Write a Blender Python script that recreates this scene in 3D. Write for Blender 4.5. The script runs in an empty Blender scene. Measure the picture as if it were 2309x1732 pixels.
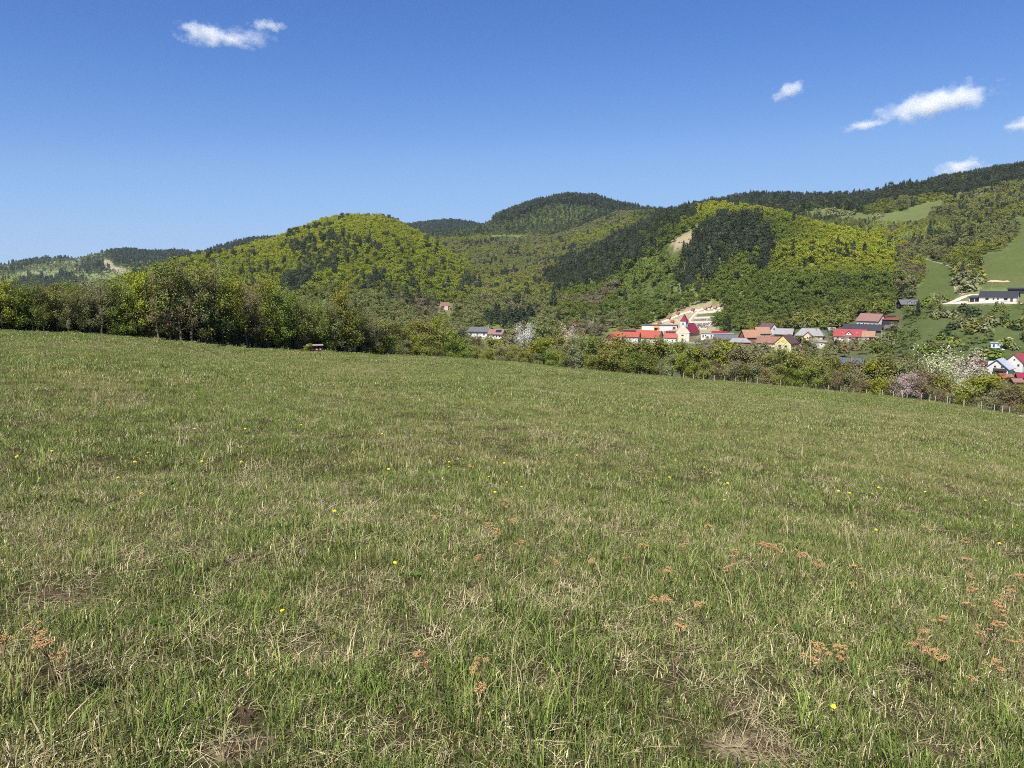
import bpy, math, random
import numpy as np
from mathutils import Vector, Matrix, Euler
rng = np.random.default_rng(11)
random.seed(11)
SC = bpy.context.scene
COL = SC.collection

# ------------------------------------------------------------------ camera, sky, sun, exposure
F, CX, CY, HOR = 1680.0, 1154.5, 866.0, 650.0        # focal length and centre in photograph pixels, horizon row
PITCH = math.atan((CY - HOR) / F)
cam = bpy.data.cameras.new('camera'); cam_o = bpy.data.objects.new('camera', cam); COL.objects.link(cam_o)
cam.sensor_width = 36.0; cam.lens = 36.0 * F / 2309.0; cam.clip_start = 0.05; cam.clip_end = 40000
cam_o.location = (0, 0, 0); cam_o.rotation_euler = (math.pi / 2 - PITCH, 0, 0)
SC.camera = cam_o
EYE = 1.62
EXPOSURE = 0.95
SUN_AZ, SUN_EL = math.radians(203), math.radians(52)  # behind the viewer and a little to the left
world = bpy.data.worlds.new('World'); SC.world = world; world.use_nodes = True
wn = world.node_tree; wn.nodes.clear()
sky = wn.nodes.new('ShaderNodeTexSky'); sky.sky_type = 'NISHITA'; sky.sun_disc = False
sky.sun_elevation = SUN_EL; sky.sun_rotation = SUN_AZ; sky.altitude = 500
sky.air_density = 1.0; sky.dust_density = 0.0; sky.ozone_density = 3.0
bg = wn.nodes.new('ShaderNodeBackground'); bg.inputs['Strength'].default_value = 0.1
wo = wn.nodes.new('ShaderNodeOutputWorld')
# the whole sky takes the same gentle colour response, so that the deep blue overhead and the pale horizon come out as a camera records them
sc_ = wn.nodes.new('ShaderNodeVectorMath'); sc_.operation = 'SCALE'; sc_.inputs['Scale'].default_value = 0.1
cv = wn.nodes.new('ShaderNodeRGBCurve'); cv.mapping.use_clip = False; cv.mapping.extend = 'HORIZONTAL'
for ch, pts in ((0, ((0, 0), (0.14, 0.084), (0.225, 0.171), (0.312, 0.265), (0.55, 0.385), (0.72, 0.425), (1.0, 0.46))),
                (1, ((0, 0), (0.241, 0.214), (0.371, 0.355), (0.492, 0.48), (0.75, 0.585), (1.0, 0.64))),
                (2, ((0, 0), (0.2, 0.3), (0.43, 0.6), (0.6, 0.79), (0.713, 0.87), (0.85, 0.895), (1.0, 0.9)))):
    c = cv.mapping.curves[ch]
    while len(c.points) < len(pts): c.points.new(0.5, 0.5)
    for q, (px_, py_) in enumerate(pts): c.points[q].location = (px_, py_); c.points[q].handle_type = 'AUTO_CLAMPED'
cv.mapping.update()
s2_ = wn.nodes.new('ShaderNodeVectorMath'); s2_.operation = 'SCALE'; s2_.inputs['Scale'].default_value = 10.0 / 2 ** EXPOSURE
wn.links.new(sky.outputs[0], sc_.inputs[0]); wn.links.new(sc_.outputs[0], cv.inputs['Color']); wn.links.new(cv.outputs[0], s2_.inputs[0])
wn.links.new(s2_.outputs[0], bg.inputs[0]); wn.links.new(bg.outputs[0], wo.inputs[0])
sun = bpy.data.lights.new('sun', 'SUN'); sun.energy = 4.6; sun.angle = math.radians(0.53); sun.color = (1.0, 0.955, 0.88)
sun_o = bpy.data.objects.new('sun', sun); COL.objects.link(sun_o)
S = Vector((math.cos(SUN_EL) * math.sin(SUN_AZ), math.cos(SUN_EL) * math.cos(SUN_AZ), math.sin(SUN_EL)))
sun_o.rotation_euler = S.to_track_quat('Z', 'Y').to_euler(); sun_o.location = S * 300
SC.view_settings.view_transform = 'Standard'; SC.view_settings.look = 'None'
SC.view_settings.exposure = EXPOSURE; SC.view_settings.gamma = 1.0; SC.view_settings.use_curve_mapping = False
SC.render.engine = 'CYCLES'
SC.cycles.max_bounces = 8; SC.cycles.diffuse_bounces = 3; SC.cycles.transmission_bounces = 3
SC.cycles.transparent_max_bounces = 6; SC.cycles.volume_bounces = 6
SC.cycles.use_denoising = False; SC.cycles.filter_width = 1.0
SC.cycles.sample_clamp_indirect = 4.0

# ------------------------------------------------------------------ picture geometry <-> place
cp, sp = math.cos(PITCH), math.sin(PITCH)
def az_tan(x, y):
    "bearing (from straight ahead, clockwise) and tangent of elevation of a sight line"
    u = (np.asarray(x, float) - CX) / F; v = (CY - np.asarray(y, float)) / F
    dy = cp + v * sp; dz = -sp + v * cp
    return np.arctan2(u, dy), dz / np.hypot(u, dy)
def project(X, Y, Z):
    d = Y * cp - Z * sp; d = np.where(d < 1e-3, 1e-3, d)
    v = (Y * sp + Z * cp) / d
    return CX + F * X / d, CY - F * v

# ------------------------------------------------------------------ terrain: heights on a bearing / distance grid
NA, NR = 551, 440
AZ = np.radians(np.linspace(-55, 55, NA))
R0, R1 = 0.5, 6500.0
RR = R0 * (R1 / R0) ** (np.arange(NR) / (NR - 1))
LRK = math.log(R1 / R0) / (NR - 1)
EDGE = [(-400, 742, 90), (0, 746, 92), (200, 753, 92), (400, 771, 92), (480, 782, 94), (640, 790, 102), (860, 801, 112), (1000, 806, 122),
        (1150, 816, 134), (1300, 834, 142), (1500, 851, 144), (1700, 866, 140), (1900, 885, 134), (2000, 895, 130), (2100, 906, 126),
        (2309, 940, 118), (2700, 985, 108)]
e_az, e_tan = az_tan([e[0] for e in EDGE], [e[1] for e in EDGE]); e_r = np.array([e[2] for e in EDGE], float)
def edge_r(az): return np.interp(az, e_az, e_r)
def edge_z(az): return np.interp(az, e_az, e_tan) * edge_r(az)
COLS = {   # ground beyond the meadow: photograph column -> (distance, height)
 -400: [(130,-9),(180,-16),(300,-32),(600,-55),(1200,-60),(2500,-50),(6500,-40)],
 0:    [(130,-9),(180,-17),(300,-33),(600,-50),(1200,-60),(2500,-50),(6500,-40)],
 400:  [(135,-11),(190,-20),(300,-35),(500,-44),(700,-42),(1200,-50),(6500,-40)],
 700:  [(150,-15),(210,-24),(330,-38),(500,-42),(700,-36),(1200,-40),(6500,-40)],
 950:  [(165,-18),(230,-27),(360,-34),(500,-30),(650,-19),(900,0),(1200,34),(1600,90),(2000,130),(6500,60)],
 1150: [(180,-22),(260,-30),(360,-28),(480,-24),(620,-18),(900,2),(1200,38),(1600,102),(1900,130),(6500,60)],
 1300: [(190,-25),(270,-36),(380,-38),(500,-36),(620,-32),(900,0),(1600,100),(6500,60)],
 1500: [(195,-26),(280,-38),(380,-40),(545,-38),(700,-30),(1600,60),(6500,60)],
 1700: [(190,-27),(270,-37),(340,-38),(412,-35.2),(480,-33.5),(560,-31),(900,0),(1600,80),(6500,60)],
 1880: [(185,-28),(260,-37),(340,-37.5),(430,-32.5),(465,-30),(520,-23),(620,-12),(900,20),(1150,85),(1600,120),(6500,60)],
 2000: [(180,-29),(250,-38),(330,-38),(440,-31),(478,-23),(540,-11.5),(640,0),(800,34),(1150,112),(1600,150),(6500,60)],
 2110: [(170,-29),(240,-40),(330,-40),(400,-32.5),(470,-14),(520,-9),(560,-4),(760,28),(1000,86),(1150,116),(1600,190),(6500,60)],
 2250: [(165,-30),(230,-41),(335,-40.5),(400,-31),(468,-10),(500,-8),(560,-1),(760,42),(950,88),(1150,124),(1600,200),(6500,60)],
 2400: [(160,-30),(225,-42),(340,-41),(400,-31),(468,-10),(500,-8),(600,8),(760,54),(950,100),(1150,130),(1600,215),(6500,60)],
 2700: [(160,-32),(225,-44),(340,-42),(400,-31),(468,-10),(500,-8),(600,8),(760,54),(950,100),(1150,130),(1600,215),(6500,60)],
}
def hill(crest, foot, wood, back):
    "heights of one hill: crest line (x, y, distance) as seen, foot (x, distance, z), tree height on the crest, depth of the far side"
    a, t = az_tan([c[0] for c in crest], [c[1] for c in crest]); rc = np.array([c[2] for c in crest], float)
    zc = t * rc - wood
    fa, _ = az_tan([f[0] for f in foot], [HOR] * len(foot))
    Rc = np.interp(AZ, a, rc)[:, None]; Zc = np.interp(AZ, a, zc)[:, None]
    fz = np.interp(AZ, fa, [f[2] for f in foot])[:, None]; fr = np.interp(AZ, fa, [f[1] for f in foot])[:, None]
    off = np.maximum(a[0] - AZ, AZ - a[-1])[:, None]
    Zc = Zc - np.maximum(off, 0) * 2500
    q = np.clip((RR[None] - fr) / (Rc - fr), 0, 1)
    p = 0.62 * np.sin(q * math.pi / 2) + 0.38 * q * q * (3 - 2 * q)
    z = fz + (Zc - fz) * p
    b = np.maximum(RR[None] - Rc, 0) / back
    z = z - np.minimum(b * b, 9.0) * 60
    return np.where(RR[None] < fr, -999, z)
HILLS = [
 hill([(200,645,900),(330,600,950),(430,569,1000),(520,560,1050),(600,540,1100),(650,520,1130),(700,502,1150),(750,489,1150),(800,483,1150),
       (850,485,1150),(900,499,1120),(950,521,1080),(1000,551,1020),(1040,590,950),(1075,640,880),(1110,700,800)],
      [(200,480,-42),(900,470,-42),(1000,600,-24),(1110,640,-18)], 12, 260),
 hill([(1120,655,1000),(1200,602,980),(1300,567,960),(1400,527,930),(1450,503,900),(1500,480,880),(1550,463,870),(1600,454,860),(1650,451,850),
       (1700,458,840),(1760,470,820),(1830,488,800),(1900,509,780),(1960,531,750),(2010,556,720),(2040,590,690),(2058,640,660),(2075,690,620)],
      [(1120,640,-16),(1300,590,-34),(1500,552,-38),(1700,525,-34),(1900,520,-23),(2040,545,-11)], 10, 220),
 hill([(880,532,2300),(1000,512,2300),(1050,504,2350),(1100,490,2400),(1150,466,2400),(1200,449,2400),(1250,439,2400),(1290,437,2400),(1340,444,2400),
       (1400,461,2400),(1480,469,2400),(1540,476,2400),(1600,500,2400)], [(880,1500,60),(1600,1700,90)], 28, 500),
 hill([(880,518,3800),(960,505,3800),(1010,500,3800),(1060,504,3800),(1110,516,3800)], [(900,2700,120)], 18, 700),
 hill([(1250,530,1700),(1400,470,1750),(1520,468,1700),(1600,452,1650),(1650,441,1600),(1700,432,1580),(1760,428,1560),(1800,431,1550),(1900,433,1500),
       (1980,433,1480),(2050,421,1450),(2150,405,1420),(2200,392,1400),(2309,377,1380),(2700,350,1380)],
      [(1250,1100,30),(1880,1000,55),(2000,1020,92),(2110,1080,102),(2300,1080,116),(2700,1080,120)], 22, 400),
 hill([(-500,612,3600),(0,600,3600),(60,596,3600),(100,588,3600),(150,586,3600),(180,582,3600),(215,572,3600),(300,568,3600),(330,576,3600),
       (400,573,3600),(430,575,3600),(540,600,3600)], [(-300,1900,-55),(500,1900,-50)], 6, 700),
 hill([(400,600,2800),(470,566,2800),(540,547,2800),(570,541,2800),(620,538,2800),(680,546,2800),(760,575,2800)], [(500,1800,-20)], 14, 500),
]
def build_grid():
    ca, _ = az_tan(list(COLS), [HOR] * len(COLS))
    zs = []
    for c, (x, kn) in enumerate(COLS.items()):
        er, ez = float(edge_r(ca[c])), float(edge_z(ca[c]))
        ks = [(er, ez)] + [k for k in kn if k[0] > er * 1.15]
        zs.append(np.interp(RR, [k[0] for k in ks], [k[1] for k in ks]))
    zs = np.array(zs)
    w = np.interp(AZ, ca, np.arange(len(ca))); i0 = np.clip(w.astype(int), 0, len(ca) - 2); f = w - i0; f = f * f * (3 - 2 * f)
    Z = zs[i0] * (1 - f[:, None]) + zs[i0 + 1] * f[:, None]
    for h in HILLS:
        k = np.minimum(14.0, 0.012 * RR)[None]
        d = np.clip((h - Z) / k, -8, 8)
        Z = np.where(h < -900, Z, np.maximum(Z, h) + np.where(np.abs(d) < 3, k * 0.25 * np.exp(-d * d), 0))
    er, ez = edge_r(AZ)[:, None], edge_z(AZ)[:, None]
    sl = (ez + EYE) / er
    m = -EYE + sl * RR[None]
    Z = np.where(RR[None] <= er, m, Z)
    far = RR > 60
    for _ in range(3):
        Z2 = Z.copy(); Z2[:, 1:-1] = (Z[:, :-2] + 2 * Z[:, 1:-1] + Z[:, 2:]) / 4; Z[:, far] = Z2[:, far]
    for _ in range(5):
        Z2 = Z.copy(); Z2[1:-1] = (Z[:-2] + 2 * Z[1:-1] + Z[2:]) / 4; Z[:, far] = Z2[:, far]
    A, Rg = np.meshgrid(AZ, RR, indexing='ij')
    X, Y = Rg * np.sin(A), Rg * np.cos(A)
    def wob(x, y, s, ph): return np.sin(x / s + ph) * np.cos(y / s * 1.13 - ph * 2) + 0.5 * np.sin(x / s * 2.1 - y / s * 1.7 + ph)
    near = np.clip(1.2 - Rg / 60, 0.0, 1)
    Z += near * (0.022 * wob(X, Y, 0.55, 1.0) + 0.03 * wob(X, Y, 1.7, 4.0)) * np.clip(Rg / 2, 0, 1)
    Z += np.clip((Rg - 700) / 600, 0, 1) * np.minimum(Rg / 1000, 2.5) * 2.2 * wob(X, Y, 130, 2.0)
    return Z
ZG = build_grid()
def height(X, Y):
    X = np.asarray(X, float); Y = np.asarray(Y, float)
    r = np.hypot(X, Y); a = np.arctan2(X, Y)
    fi = np.clip((a - AZ[0]) / (AZ[1] - AZ[0]), 0, NA - 1.001); fj = np.clip(np.log(np.maximum(r, R0) / R0) / LRK, 0, NR - 1.001)
    i = fi.astype(int); j = fj.astype(int); fi = fi - i; fj = fj - j
    return (ZG[i, j] * (1 - fi) * (1 - fj) + ZG[i + 1, j] * fi * (1 - fj) + ZG[i, j + 1] * (1 - fi) * fj + ZG[i + 1, j + 1] * fi * fj)
def hit(x, y, rmin=175.0, rmax=6000.0):
    "where the sight line through a photograph pixel meets the ground"
    a, t = az_tan(x, y); a = float(a); t = float(t)
    r = np.geomspace(rmin, rmax, 5000)
    g = height(r * math.sin(a), r * math.cos(a)) - r * t
    k = np.argmax(g > 0) if (g > 0).any() else int(np.argmin(np.abs(g)))
    rr = float(r[k]); X, Y = rr * math.sin(a), rr * math.cos(a)
    return Vector((X, Y, float(height(X, Y)))), rr, a
def at_range(x, r):
    a, _ = az_tan(x, HOR + 100); X, Y = r * math.sin(a), r * math.cos(a)
    return Vector((X, Y, float(height(X, Y))))
CUM = np.maximum.accumulate(ZG / RR[None], axis=1)
def seen(X, Y, Z, top):
    r = np.hypot(X, Y); a = np.arctan2(X, Y)
    i = np.clip(np.rint((a - AZ[0]) / (AZ[1] - AZ[0])).astype(int), 0, NA - 1)
    j = np.clip((np.log(r / R0) / LRK).astype(int) - 1, 0, NR - 1)
    return (Z + top) / r > CUM[i, j] - 0.002
def inside(px, py, poly):
    px = np.asarray(px, float); py = np.asarray(py, float); r = np.zeros(px.shape, bool); n = len(poly)
    for k in range(n):
        x0, y0 = poly[k]; x1, y1 = poly[(k + 1) % n]
        if y0 == y1: continue
        r ^= ((y0 > py) != (y1 > py)) & (px < (x1 - x0) * (py - y0) / (y1 - y0) + x0)
    return r
def vnoise(X, Y, s, seed=0):
    "smooth value noise 0..1"
    X = np.asarray(X) / s; Y = np.asarray(Y) / s
    i = np.floor(X).astype(np.int64); j = np.floor(Y).astype(np.int64); fx = X - i; fy = Y - j
    fx = fx * fx * (3 - 2 * fx); fy = fy * fy * (3 - 2 * fy)
    def h(a, b):
        n = (a * 374761393 + b * 668265263 + seed * 974711) & 0x7fffffff
        n = ((n ^ (n >> 13)) * 1274126177) & 0x7fffffff
        return ((n ^ (n >> 16)) & 0xffff) / 65535.0
    return (h(i, j) * (1 - fx) + h(i + 1, j) * fx) * (1 - fy) + (h(i, j + 1) * (1 - fx) + h(i + 1, j + 1) * fx) * fy
# ------------------------------------------------------------------ materials
def new_mat(name):
    m = bpy.data.materials.new(name); m.use_nodes = True; nt = m.node_tree; nt.nodes.clear()
    return m, nt, nt.nodes.new('ShaderNodeOutputMaterial')
def node(nt, t, **kw):
    n = nt.nodes.new(t)
    for k, v in kw.items():
        if k.startswith('i_'):
            s = k[2:]; n.inputs[int(s) if s.isdigit() else s.replace('_', ' ')].default_value = v
        else: setattr(n, k, v)
    return n
def ln(nt, a, b): nt.links.new(a, b)
def ramp(nt, fac, pts):
    r = node(nt, 'ShaderNodeValToRGB'); e = r.color_ramp.elements
    while len(e) < len(pts): e.new(0.5)
    for k, (p, c) in enumerate(pts):
        e[k].position = p; e[k].color = (c, c, c, 1) if isinstance(c, (int, float)) else (*c, 1)
    ln(nt, fac, r.inputs[0]); return r
def mix(nt, fac, a, b, blend='MIX'):
    m = node(nt, 'ShaderNodeMix', data_type='RGBA', blend_type=blend)
    for sock, v in ((m.inputs[0], fac), (m.inputs[6], a), (m.inputs[7], b)):
        if hasattr(v, 'is_linked'): ln(nt, v, sock)
        elif isinstance(v, (int, float)): sock.default_value = v
        else: sock.default_value = (*v, 1)
    return m.outputs[2]
def noise(nt, vec, scale, detail=4, rough=0.6):
    n = node(nt, 'ShaderNodeTexNoise'); n.inputs['Scale'].default_value = scale; n.inputs['Detail'].default_value = detail
    n.inputs['Roughness'].default_value = rough
    if vec is not None: ln(nt, vec, n.inputs['Vector'])
    return n.outputs[0]
def world_pos(nt): return node(nt, 'ShaderNodeNewGeometry').outputs['Position']
def leaf_shader(nt, out, col, trans=0.35, rough=True):
    d = node(nt, 'ShaderNodeBsdfDiffuse'); t = node(nt, 'ShaderNodeBsdfTranslucent'); x = node(nt, 'ShaderNodeMixShader')
    x.inputs[0].default_value = trans
    ln(nt, col, d.inputs[0]); ln(nt, col, t.inputs[0]); ln(nt, d.outputs[0], x.inputs[1]); ln(nt, t.outputs[0], x.inputs[2])
    ln(nt, x.outputs[0], out.inputs[0])
def mat_leaf_object():
    "foliage of the single trees: the tree's own colour, each leaf a little different"
    m, nt, o = new_mat('foliage')
    oi = node(nt, 'ShaderNodeObjectInfo'); at = node(nt, 'ShaderNodeAttribute', attribute_name='leaf')
    v = ramp(nt, at.outputs['Fac'], [(0, 0.64), (0.75, 1.08), (1, 1.32)])
    c = mix(nt, 1.0, oi.outputs['Color'], v.outputs[0], 'MULTIPLY')
    leaf_shader(nt, o, c, 0.3); return m
def mat_leaf_forest(trans=0.42):
    m, nt, o = new_mat('forest_foliage')
    ti = node(nt, 'ShaderNodeAttribute', attribute_name='tint', attribute_type='INSTANCER')
    at = node(nt, 'ShaderNodeAttribute', attribute_name='leaf')
    v = ramp(nt, at.outputs['Fac'], [(0, 0.74), (0.7, 1.06), (1, 1.22)])
    c = mix(nt, 1.0, ti.outputs['Color'], v.outputs[0], 'MULTIPLY')
    leaf_shader(nt, o, c, trans); return m
def mat_plain(name, col, rough=0.85, var=0.25, scale=0.8, spec=0.2, col2=None, bump=0.0, metallic=0.0):
    m, nt, o = new_mat(name); b = node(nt, 'ShaderNodeBsdfPrincipled')
    tc = node(nt, 'ShaderNodeTexCoord')
    n = noise(nt, tc.outputs['Object'], scale, 6, 0.65)
    c2 = col2 or tuple(c * (1 - var) for c in col)
    r = ramp(nt, n, [(0.35, col), (0.7, c2)])
    n2 = noise(nt, tc.outputs['Object'], scale * 9, 3)
    v = ramp(nt, n2, [(0.3, 0.86), (0.7, 1.1)])
    c = mix(nt, 1.0, r.outputs[0], v.outputs[0], 'MULTIPLY')
    ln(nt, c, b.inputs['Base Color']); b.inputs['Roughness'].default_value = rough
    b.inputs['Specular IOR Level'].default_value = spec; b.inputs['Metallic'].default_value = metallic
    if bump:
        bp = node(nt, 'ShaderNodeBump'); bp.inputs['Strength'].default_value = bump; bp.inputs['Distance'].default_value = 0.05
        ln(nt, n2, bp.inputs['Height']); ln(nt, bp.outputs[0], b.inputs['Normal'])
    ln(nt, b.outputs[0], o.inputs[0]); return m
def mat_tiles(name, col, col2, rough=0.75, rows=3.2):
    "roof covering: courses running across the slope, weathered patches"
    m, nt, o = new_mat(name); b = node(nt, 'ShaderNodeBsdfPrincipled'); tc = node(nt, 'ShaderNodeTexCoord')
    n = noise(nt, tc.outputs['Object'], 0.7, 6, 0.7)
    r = ramp(nt, n, [(0.3, col), (0.72, col2)])
    w = node(nt, 'ShaderNodeTexWave', wave_type='BANDS', bands_direction='X'); w.inputs['Scale'].default_value = rows
    w.inputs['Distortion'].default_value = 0.3
    ln(nt, tc.outputs['Object'], w.inputs['Vector'])
    v = ramp(nt, w.outputs[1], [(0.0, 0.8), (0.4, 1.04)])
    sp_ = noise(nt, tc.outputs['Object'], 14, 3)
    v2 = ramp(nt, sp_, [(0.3, 0.8), (0.7, 1.15)])
    c = mix(nt, 1.0, r.outputs[0], v.outputs[0], 'MULTIPLY'); c = mix(nt, 1.0, c, v2.outputs[0], 'MULTIPLY')
    ln(nt, c, b.inputs['Base Color']); b.inputs['Roughness'].default_value = rough; b.inputs['Specular IOR Level'].default_value = 0.25
    ln(nt, b.outputs[0], o.inputs[0]); return m
def grass_dry(nt, pos):
    "how dry the turf is at a place: broad dry stretches, small worn spots and a few scraped streaks"
    n1 = noise(nt, pos, 0.16, 4, 0.6); n2 = noise(nt, pos, 0.75, 4, 0.65); n3 = noise(nt, pos, 2.6, 3, 0.6)
    a = node(nt, 'ShaderNodeMath', operation='MULTIPLY', i_1=0.42); ln(nt, n1, a.inputs[0])
    b = node(nt, 'ShaderNodeMath', operation='MULTIPLY_ADD', i_1=0.38); ln(nt, n2, b.inputs[0]); ln(nt, a.outputs[0], b.inputs[2])
    c = node(nt, 'ShaderNodeMath', operation='MULTIPLY_ADD', i_1=0.2); ln(nt, n3, c.inputs[0]); ln(nt, b.outputs[0], c.inputs[2])
    return c.outputs[0]
STREAKS = []   # scraped or flattened places: (x, y, half length, half width, angle)
def streak_mask(nt, pos):
    tot = None
    for (x, y, l, w, a) in STREAKS:
        mp = node(nt, 'ShaderNodeMapping', vector_type='TEXTURE'); mp.inputs['Location'].default_value = (x, y, 0)
        mp.inputs['Rotation'].default_value = (0, 0, a); mp.inputs['Scale'].default_value = (l, w, 1e6); ln(nt, pos, mp.inputs[0])
        le = node(nt, 'ShaderNodeVectorMath', operation='LENGTH'); ln(nt, mp.outputs[0], le.inputs[0])
        mr = node(nt, 'ShaderNodeMapRange', i_1=1.0, i_2=0.5, i_3=0.0, i_4=1.0); ln(nt, le.outputs['Value'], mr.inputs[0])
        if tot is None: tot = mr.outputs[0]
        else:
            mx = node(nt, 'ShaderNodeMath', operation='MAXIMUM'); ln(nt, tot, mx.inputs[0]); ln(nt, mr.outputs[0], mx.inputs[1]); tot = mx.outputs[0]
    return tot
def mat_ground():
    m, nt, o = new_mat('ground'); b = node(nt, 'ShaderNodeBsdfDiffuse'); pos = world_pos(nt)
    at = node(nt, 'ShaderNodeAttribute', attribute_name='cover')
    n = noise(nt, pos, 0.35, 6, 0.7); v = ramp(nt, n, [(0.25, 0.72), (0.75, 1.25)])
    n2 = noise(nt, pos, 0.02, 5, 0.65); v2 = ramp(nt, n2, [(0.3, (0.85, 0.92, 0.8)), (0.7, (1.12, 1.06, 1.15))])
    c = mix(nt, 1.0, at.outputs['Color'], v.outputs[0], 'MULTIPLY'); c = mix(nt, 1.0, c, v2.outputs[0], 'MULTIPLY')
    fine = noise(nt, pos, 38.0, 6, 0.8); vf = ramp(nt, fine, [(0.34, (0.014, 0.011, 0.007)), (0.52, (0.05, 0.04, 0.02)), (0.72, (0.16, 0.12, 0.065))])
    mk = node(nt, 'ShaderNodeAttribute', attribute_name='turf')
    fd = node(nt, 'ShaderNodeMath', operation='MULTIPLY', i_1=0.92); ln(nt, mk.outputs['Fac'], fd.inputs[0])
    c = mix(nt, fd.outputs[0], c, vf.outputs[0])  # near soil, its colour darkened to deepen the shade between the blades
    sm = streak_mask(nt, pos)
    if sm is not None:
        crumb = ramp(nt, fine, [(0.4, 0.0), (0.58, 0.85)])
        sx = node(nt, 'ShaderNodeMath', operation='MULTIPLY'); ln(nt, sm, sx.inputs[0]); ln(nt, crumb.outputs[0], sx.inputs[1])
        c = mix(nt, sx.outputs[0], c, (0.31, 0.25, 0.15))
    ln(nt, c, b.inputs[0]); ln(nt, b.outputs[0], o.inputs[0]); return m
def mat_grass():
    m, nt, o = new_mat('grass'); pos = world_pos(nt)
    bc = node(nt, 'ShaderNodeAttribute', attribute_name='blade')       # colour of the blade itself
    ti = node(nt, 'ShaderNodeAttribute', attribute_name='tint', attribute_type='INSTANCER')
    dry = ramp(nt, grass_dry(nt, pos), [(0.49, 0.0), (0.62, 0.6)])
    c = mix(nt, 1.0, bc.outputs['Color'], ti.outputs['Color'], 'MULTIPLY')
    straw = mix(nt, 1.0, (0.30, 0.24, 0.115), ti.outputs['Color'], 'MULTIPLY')
    kk = node(nt, 'ShaderNodeMath', operation='MULTIPLY'); ln(nt, dry.outputs[0], kk.inputs[0]); ln(nt, bc.outputs['Alpha'], kk.inputs[1])
    c = mix(nt, kk.outputs[0], c, straw)
    sm = streak_mask(nt, pos)
    if sm is not None:
        s2 = node(nt, 'ShaderNodeMath', operation='MULTIPLY', i_1=0.8); ln(nt, sm, s2.inputs[0])
        c = mix(nt, s2.outputs[0], c, (0.4, 0.33, 0.19))
    leaf_shader(nt, o, c, 0.28); return m
# ------------------------------------------------------------------ mesh helpers
def mesh_np(name, V, Fq, mat=None):
    me = bpy.data.meshes.new(name); me.from_pydata([tuple(v) for v in V] if not isinstance(V, np.ndarray) else V.tolist(), [],
                                                 Fq.tolist() if isinstance(Fq, np.ndarray) else Fq)
    if mat: me.materials.append(mat)
    return me
def mesh_arrays(name, V, loops, starts, totals, mat=None):
    me = bpy.data.meshes.new(name); me.vertices.add(len(V)); me.vertices.foreach_set('co', np.asarray(V, np.float32).ravel())
    me.loops.add(len(loops)); me.loops.foreach_set('vertex_index', np.asarray(loops, np.int32))
    me.polygons.add(len(starts)); me.polygons.foreach_set('loop_start', np.asarray(starts, np.int32))
    try: me.polygons.foreach_set('loop_total', np.asarray(totals, np.int32))
    except Exception: pass
    me.update(calc_edges=True)
    if mat: me.materials.append(mat)
    return me
def obj(name, me, parent=None, loc=None, rot=None, link=True):
    o = bpy.data.objects.new(name, me)
    if link: COL.objects.link(o)
    if parent is not None: o.parent = parent
    if loc is not None: o.location = loc
    if rot is not None: o.rotation_euler = rot
    return o
def tag(o, label=None, cat=None, group=None, kind=None):
    if label: o['label'] = label
    if cat: o['category'] = cat
    if group: o['group'] = group
    if kind: o['kind'] = kind
    return o
def empty(name, loc, rz=0.0, scale=1.0):
    o = bpy.data.objects.new(name, None); COL.objects.link(o); o.location = loc; o.rotation_euler = (0, 0, rz); o.scale = (scale,) * 3
    o.empty_display_size = 0.2
    return o
class MB:
    def __init__(s): s.v = []; s.f = []
    def add(s, V, Fs):
        b = len(s.v); s.v += [tuple(v) for v in V]; s.f += [tuple(b + i for i in f) for f in Fs]; return s
    def box(s, x0, x1, y0, y1, z0, z1):
        return s.add([(x0,y0,z0),(x1,y0,z0),(x1,y1,z0),(x0,y1,z0),(x0,y0,z1),(x1,y0,z1),(x1,y1,z1),(x0,y1,z1)],
                     [(0,3,2,1),(4,5,6,7),(0,1,5,4),(1,2,6,5),(2,3,7,6),(3,0,4,7)])
    def slab(s, quad, t):
        "thick plate under four corner points"
        q = [Vector(p) for p in quad]; n = (q[1] - q[0]).cross(q[3] - q[0]).normalized() * t
        return s.add([*q, *[p - n for p in q]], [(0,1,2,3),(7,6,5,4),(0,4,5,1),(1,5,6,2),(2,6,7,3),(3,7,4,0)])
    def prism(s, poly, y0, y1):
        "poly of (x, z) pulled along y"
        n = len(poly); V = [(x, y0, z) for x, z in poly] + [(x, y1, z) for x, z in poly]
        return s.add(V, [tuple(range(n)), tuple(range(2 * n - 1, n - 1, -1))] + [(k, k + n, (k + 1) % n + n, (k + 1) % n) for k in range(n)])
    def tube(s, pts, rad, n=6, cap=True):
        pts = [Vector(p) for p in pts]; rings = []
        for k, p in enumerate(pts):
            d = (pts[min(k + 1, len(pts) - 1)] - pts[max(k - 1, 0)]).normalized()
            a = d.orthogonal().normalized(); b = d.cross(a)
            rings.append([p + (a * math.cos(2 * math.pi * q / n) + b * math.sin(2 * math.pi * q / n)) * rad[k] for q in range(n)])
        V = [v for r in rings for v in r]; Fs = []
        for k in range(len(pts) - 1):
            for q in range(n): Fs.append((k*n+q, k*n+(q+1)%n, (k+1)*n+(q+1)%n, (k+1)*n+q))
        if cap: Fs += [tuple(range(n - 1, -1, -1)), tuple(range((len(pts) - 1) * n, len(pts) * n))]
        return s.add(V, Fs)
    def mesh(s, name, mat):
        me = bpy.data.meshes.new(name); me.from_pydata(s.v, [], s.f); me.materials.append(mat); me.update(); return me
    def build(s, name, mat, parent=None, **kw): return obj(name, s.mesh(name, mat), parent, **kw)

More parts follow.
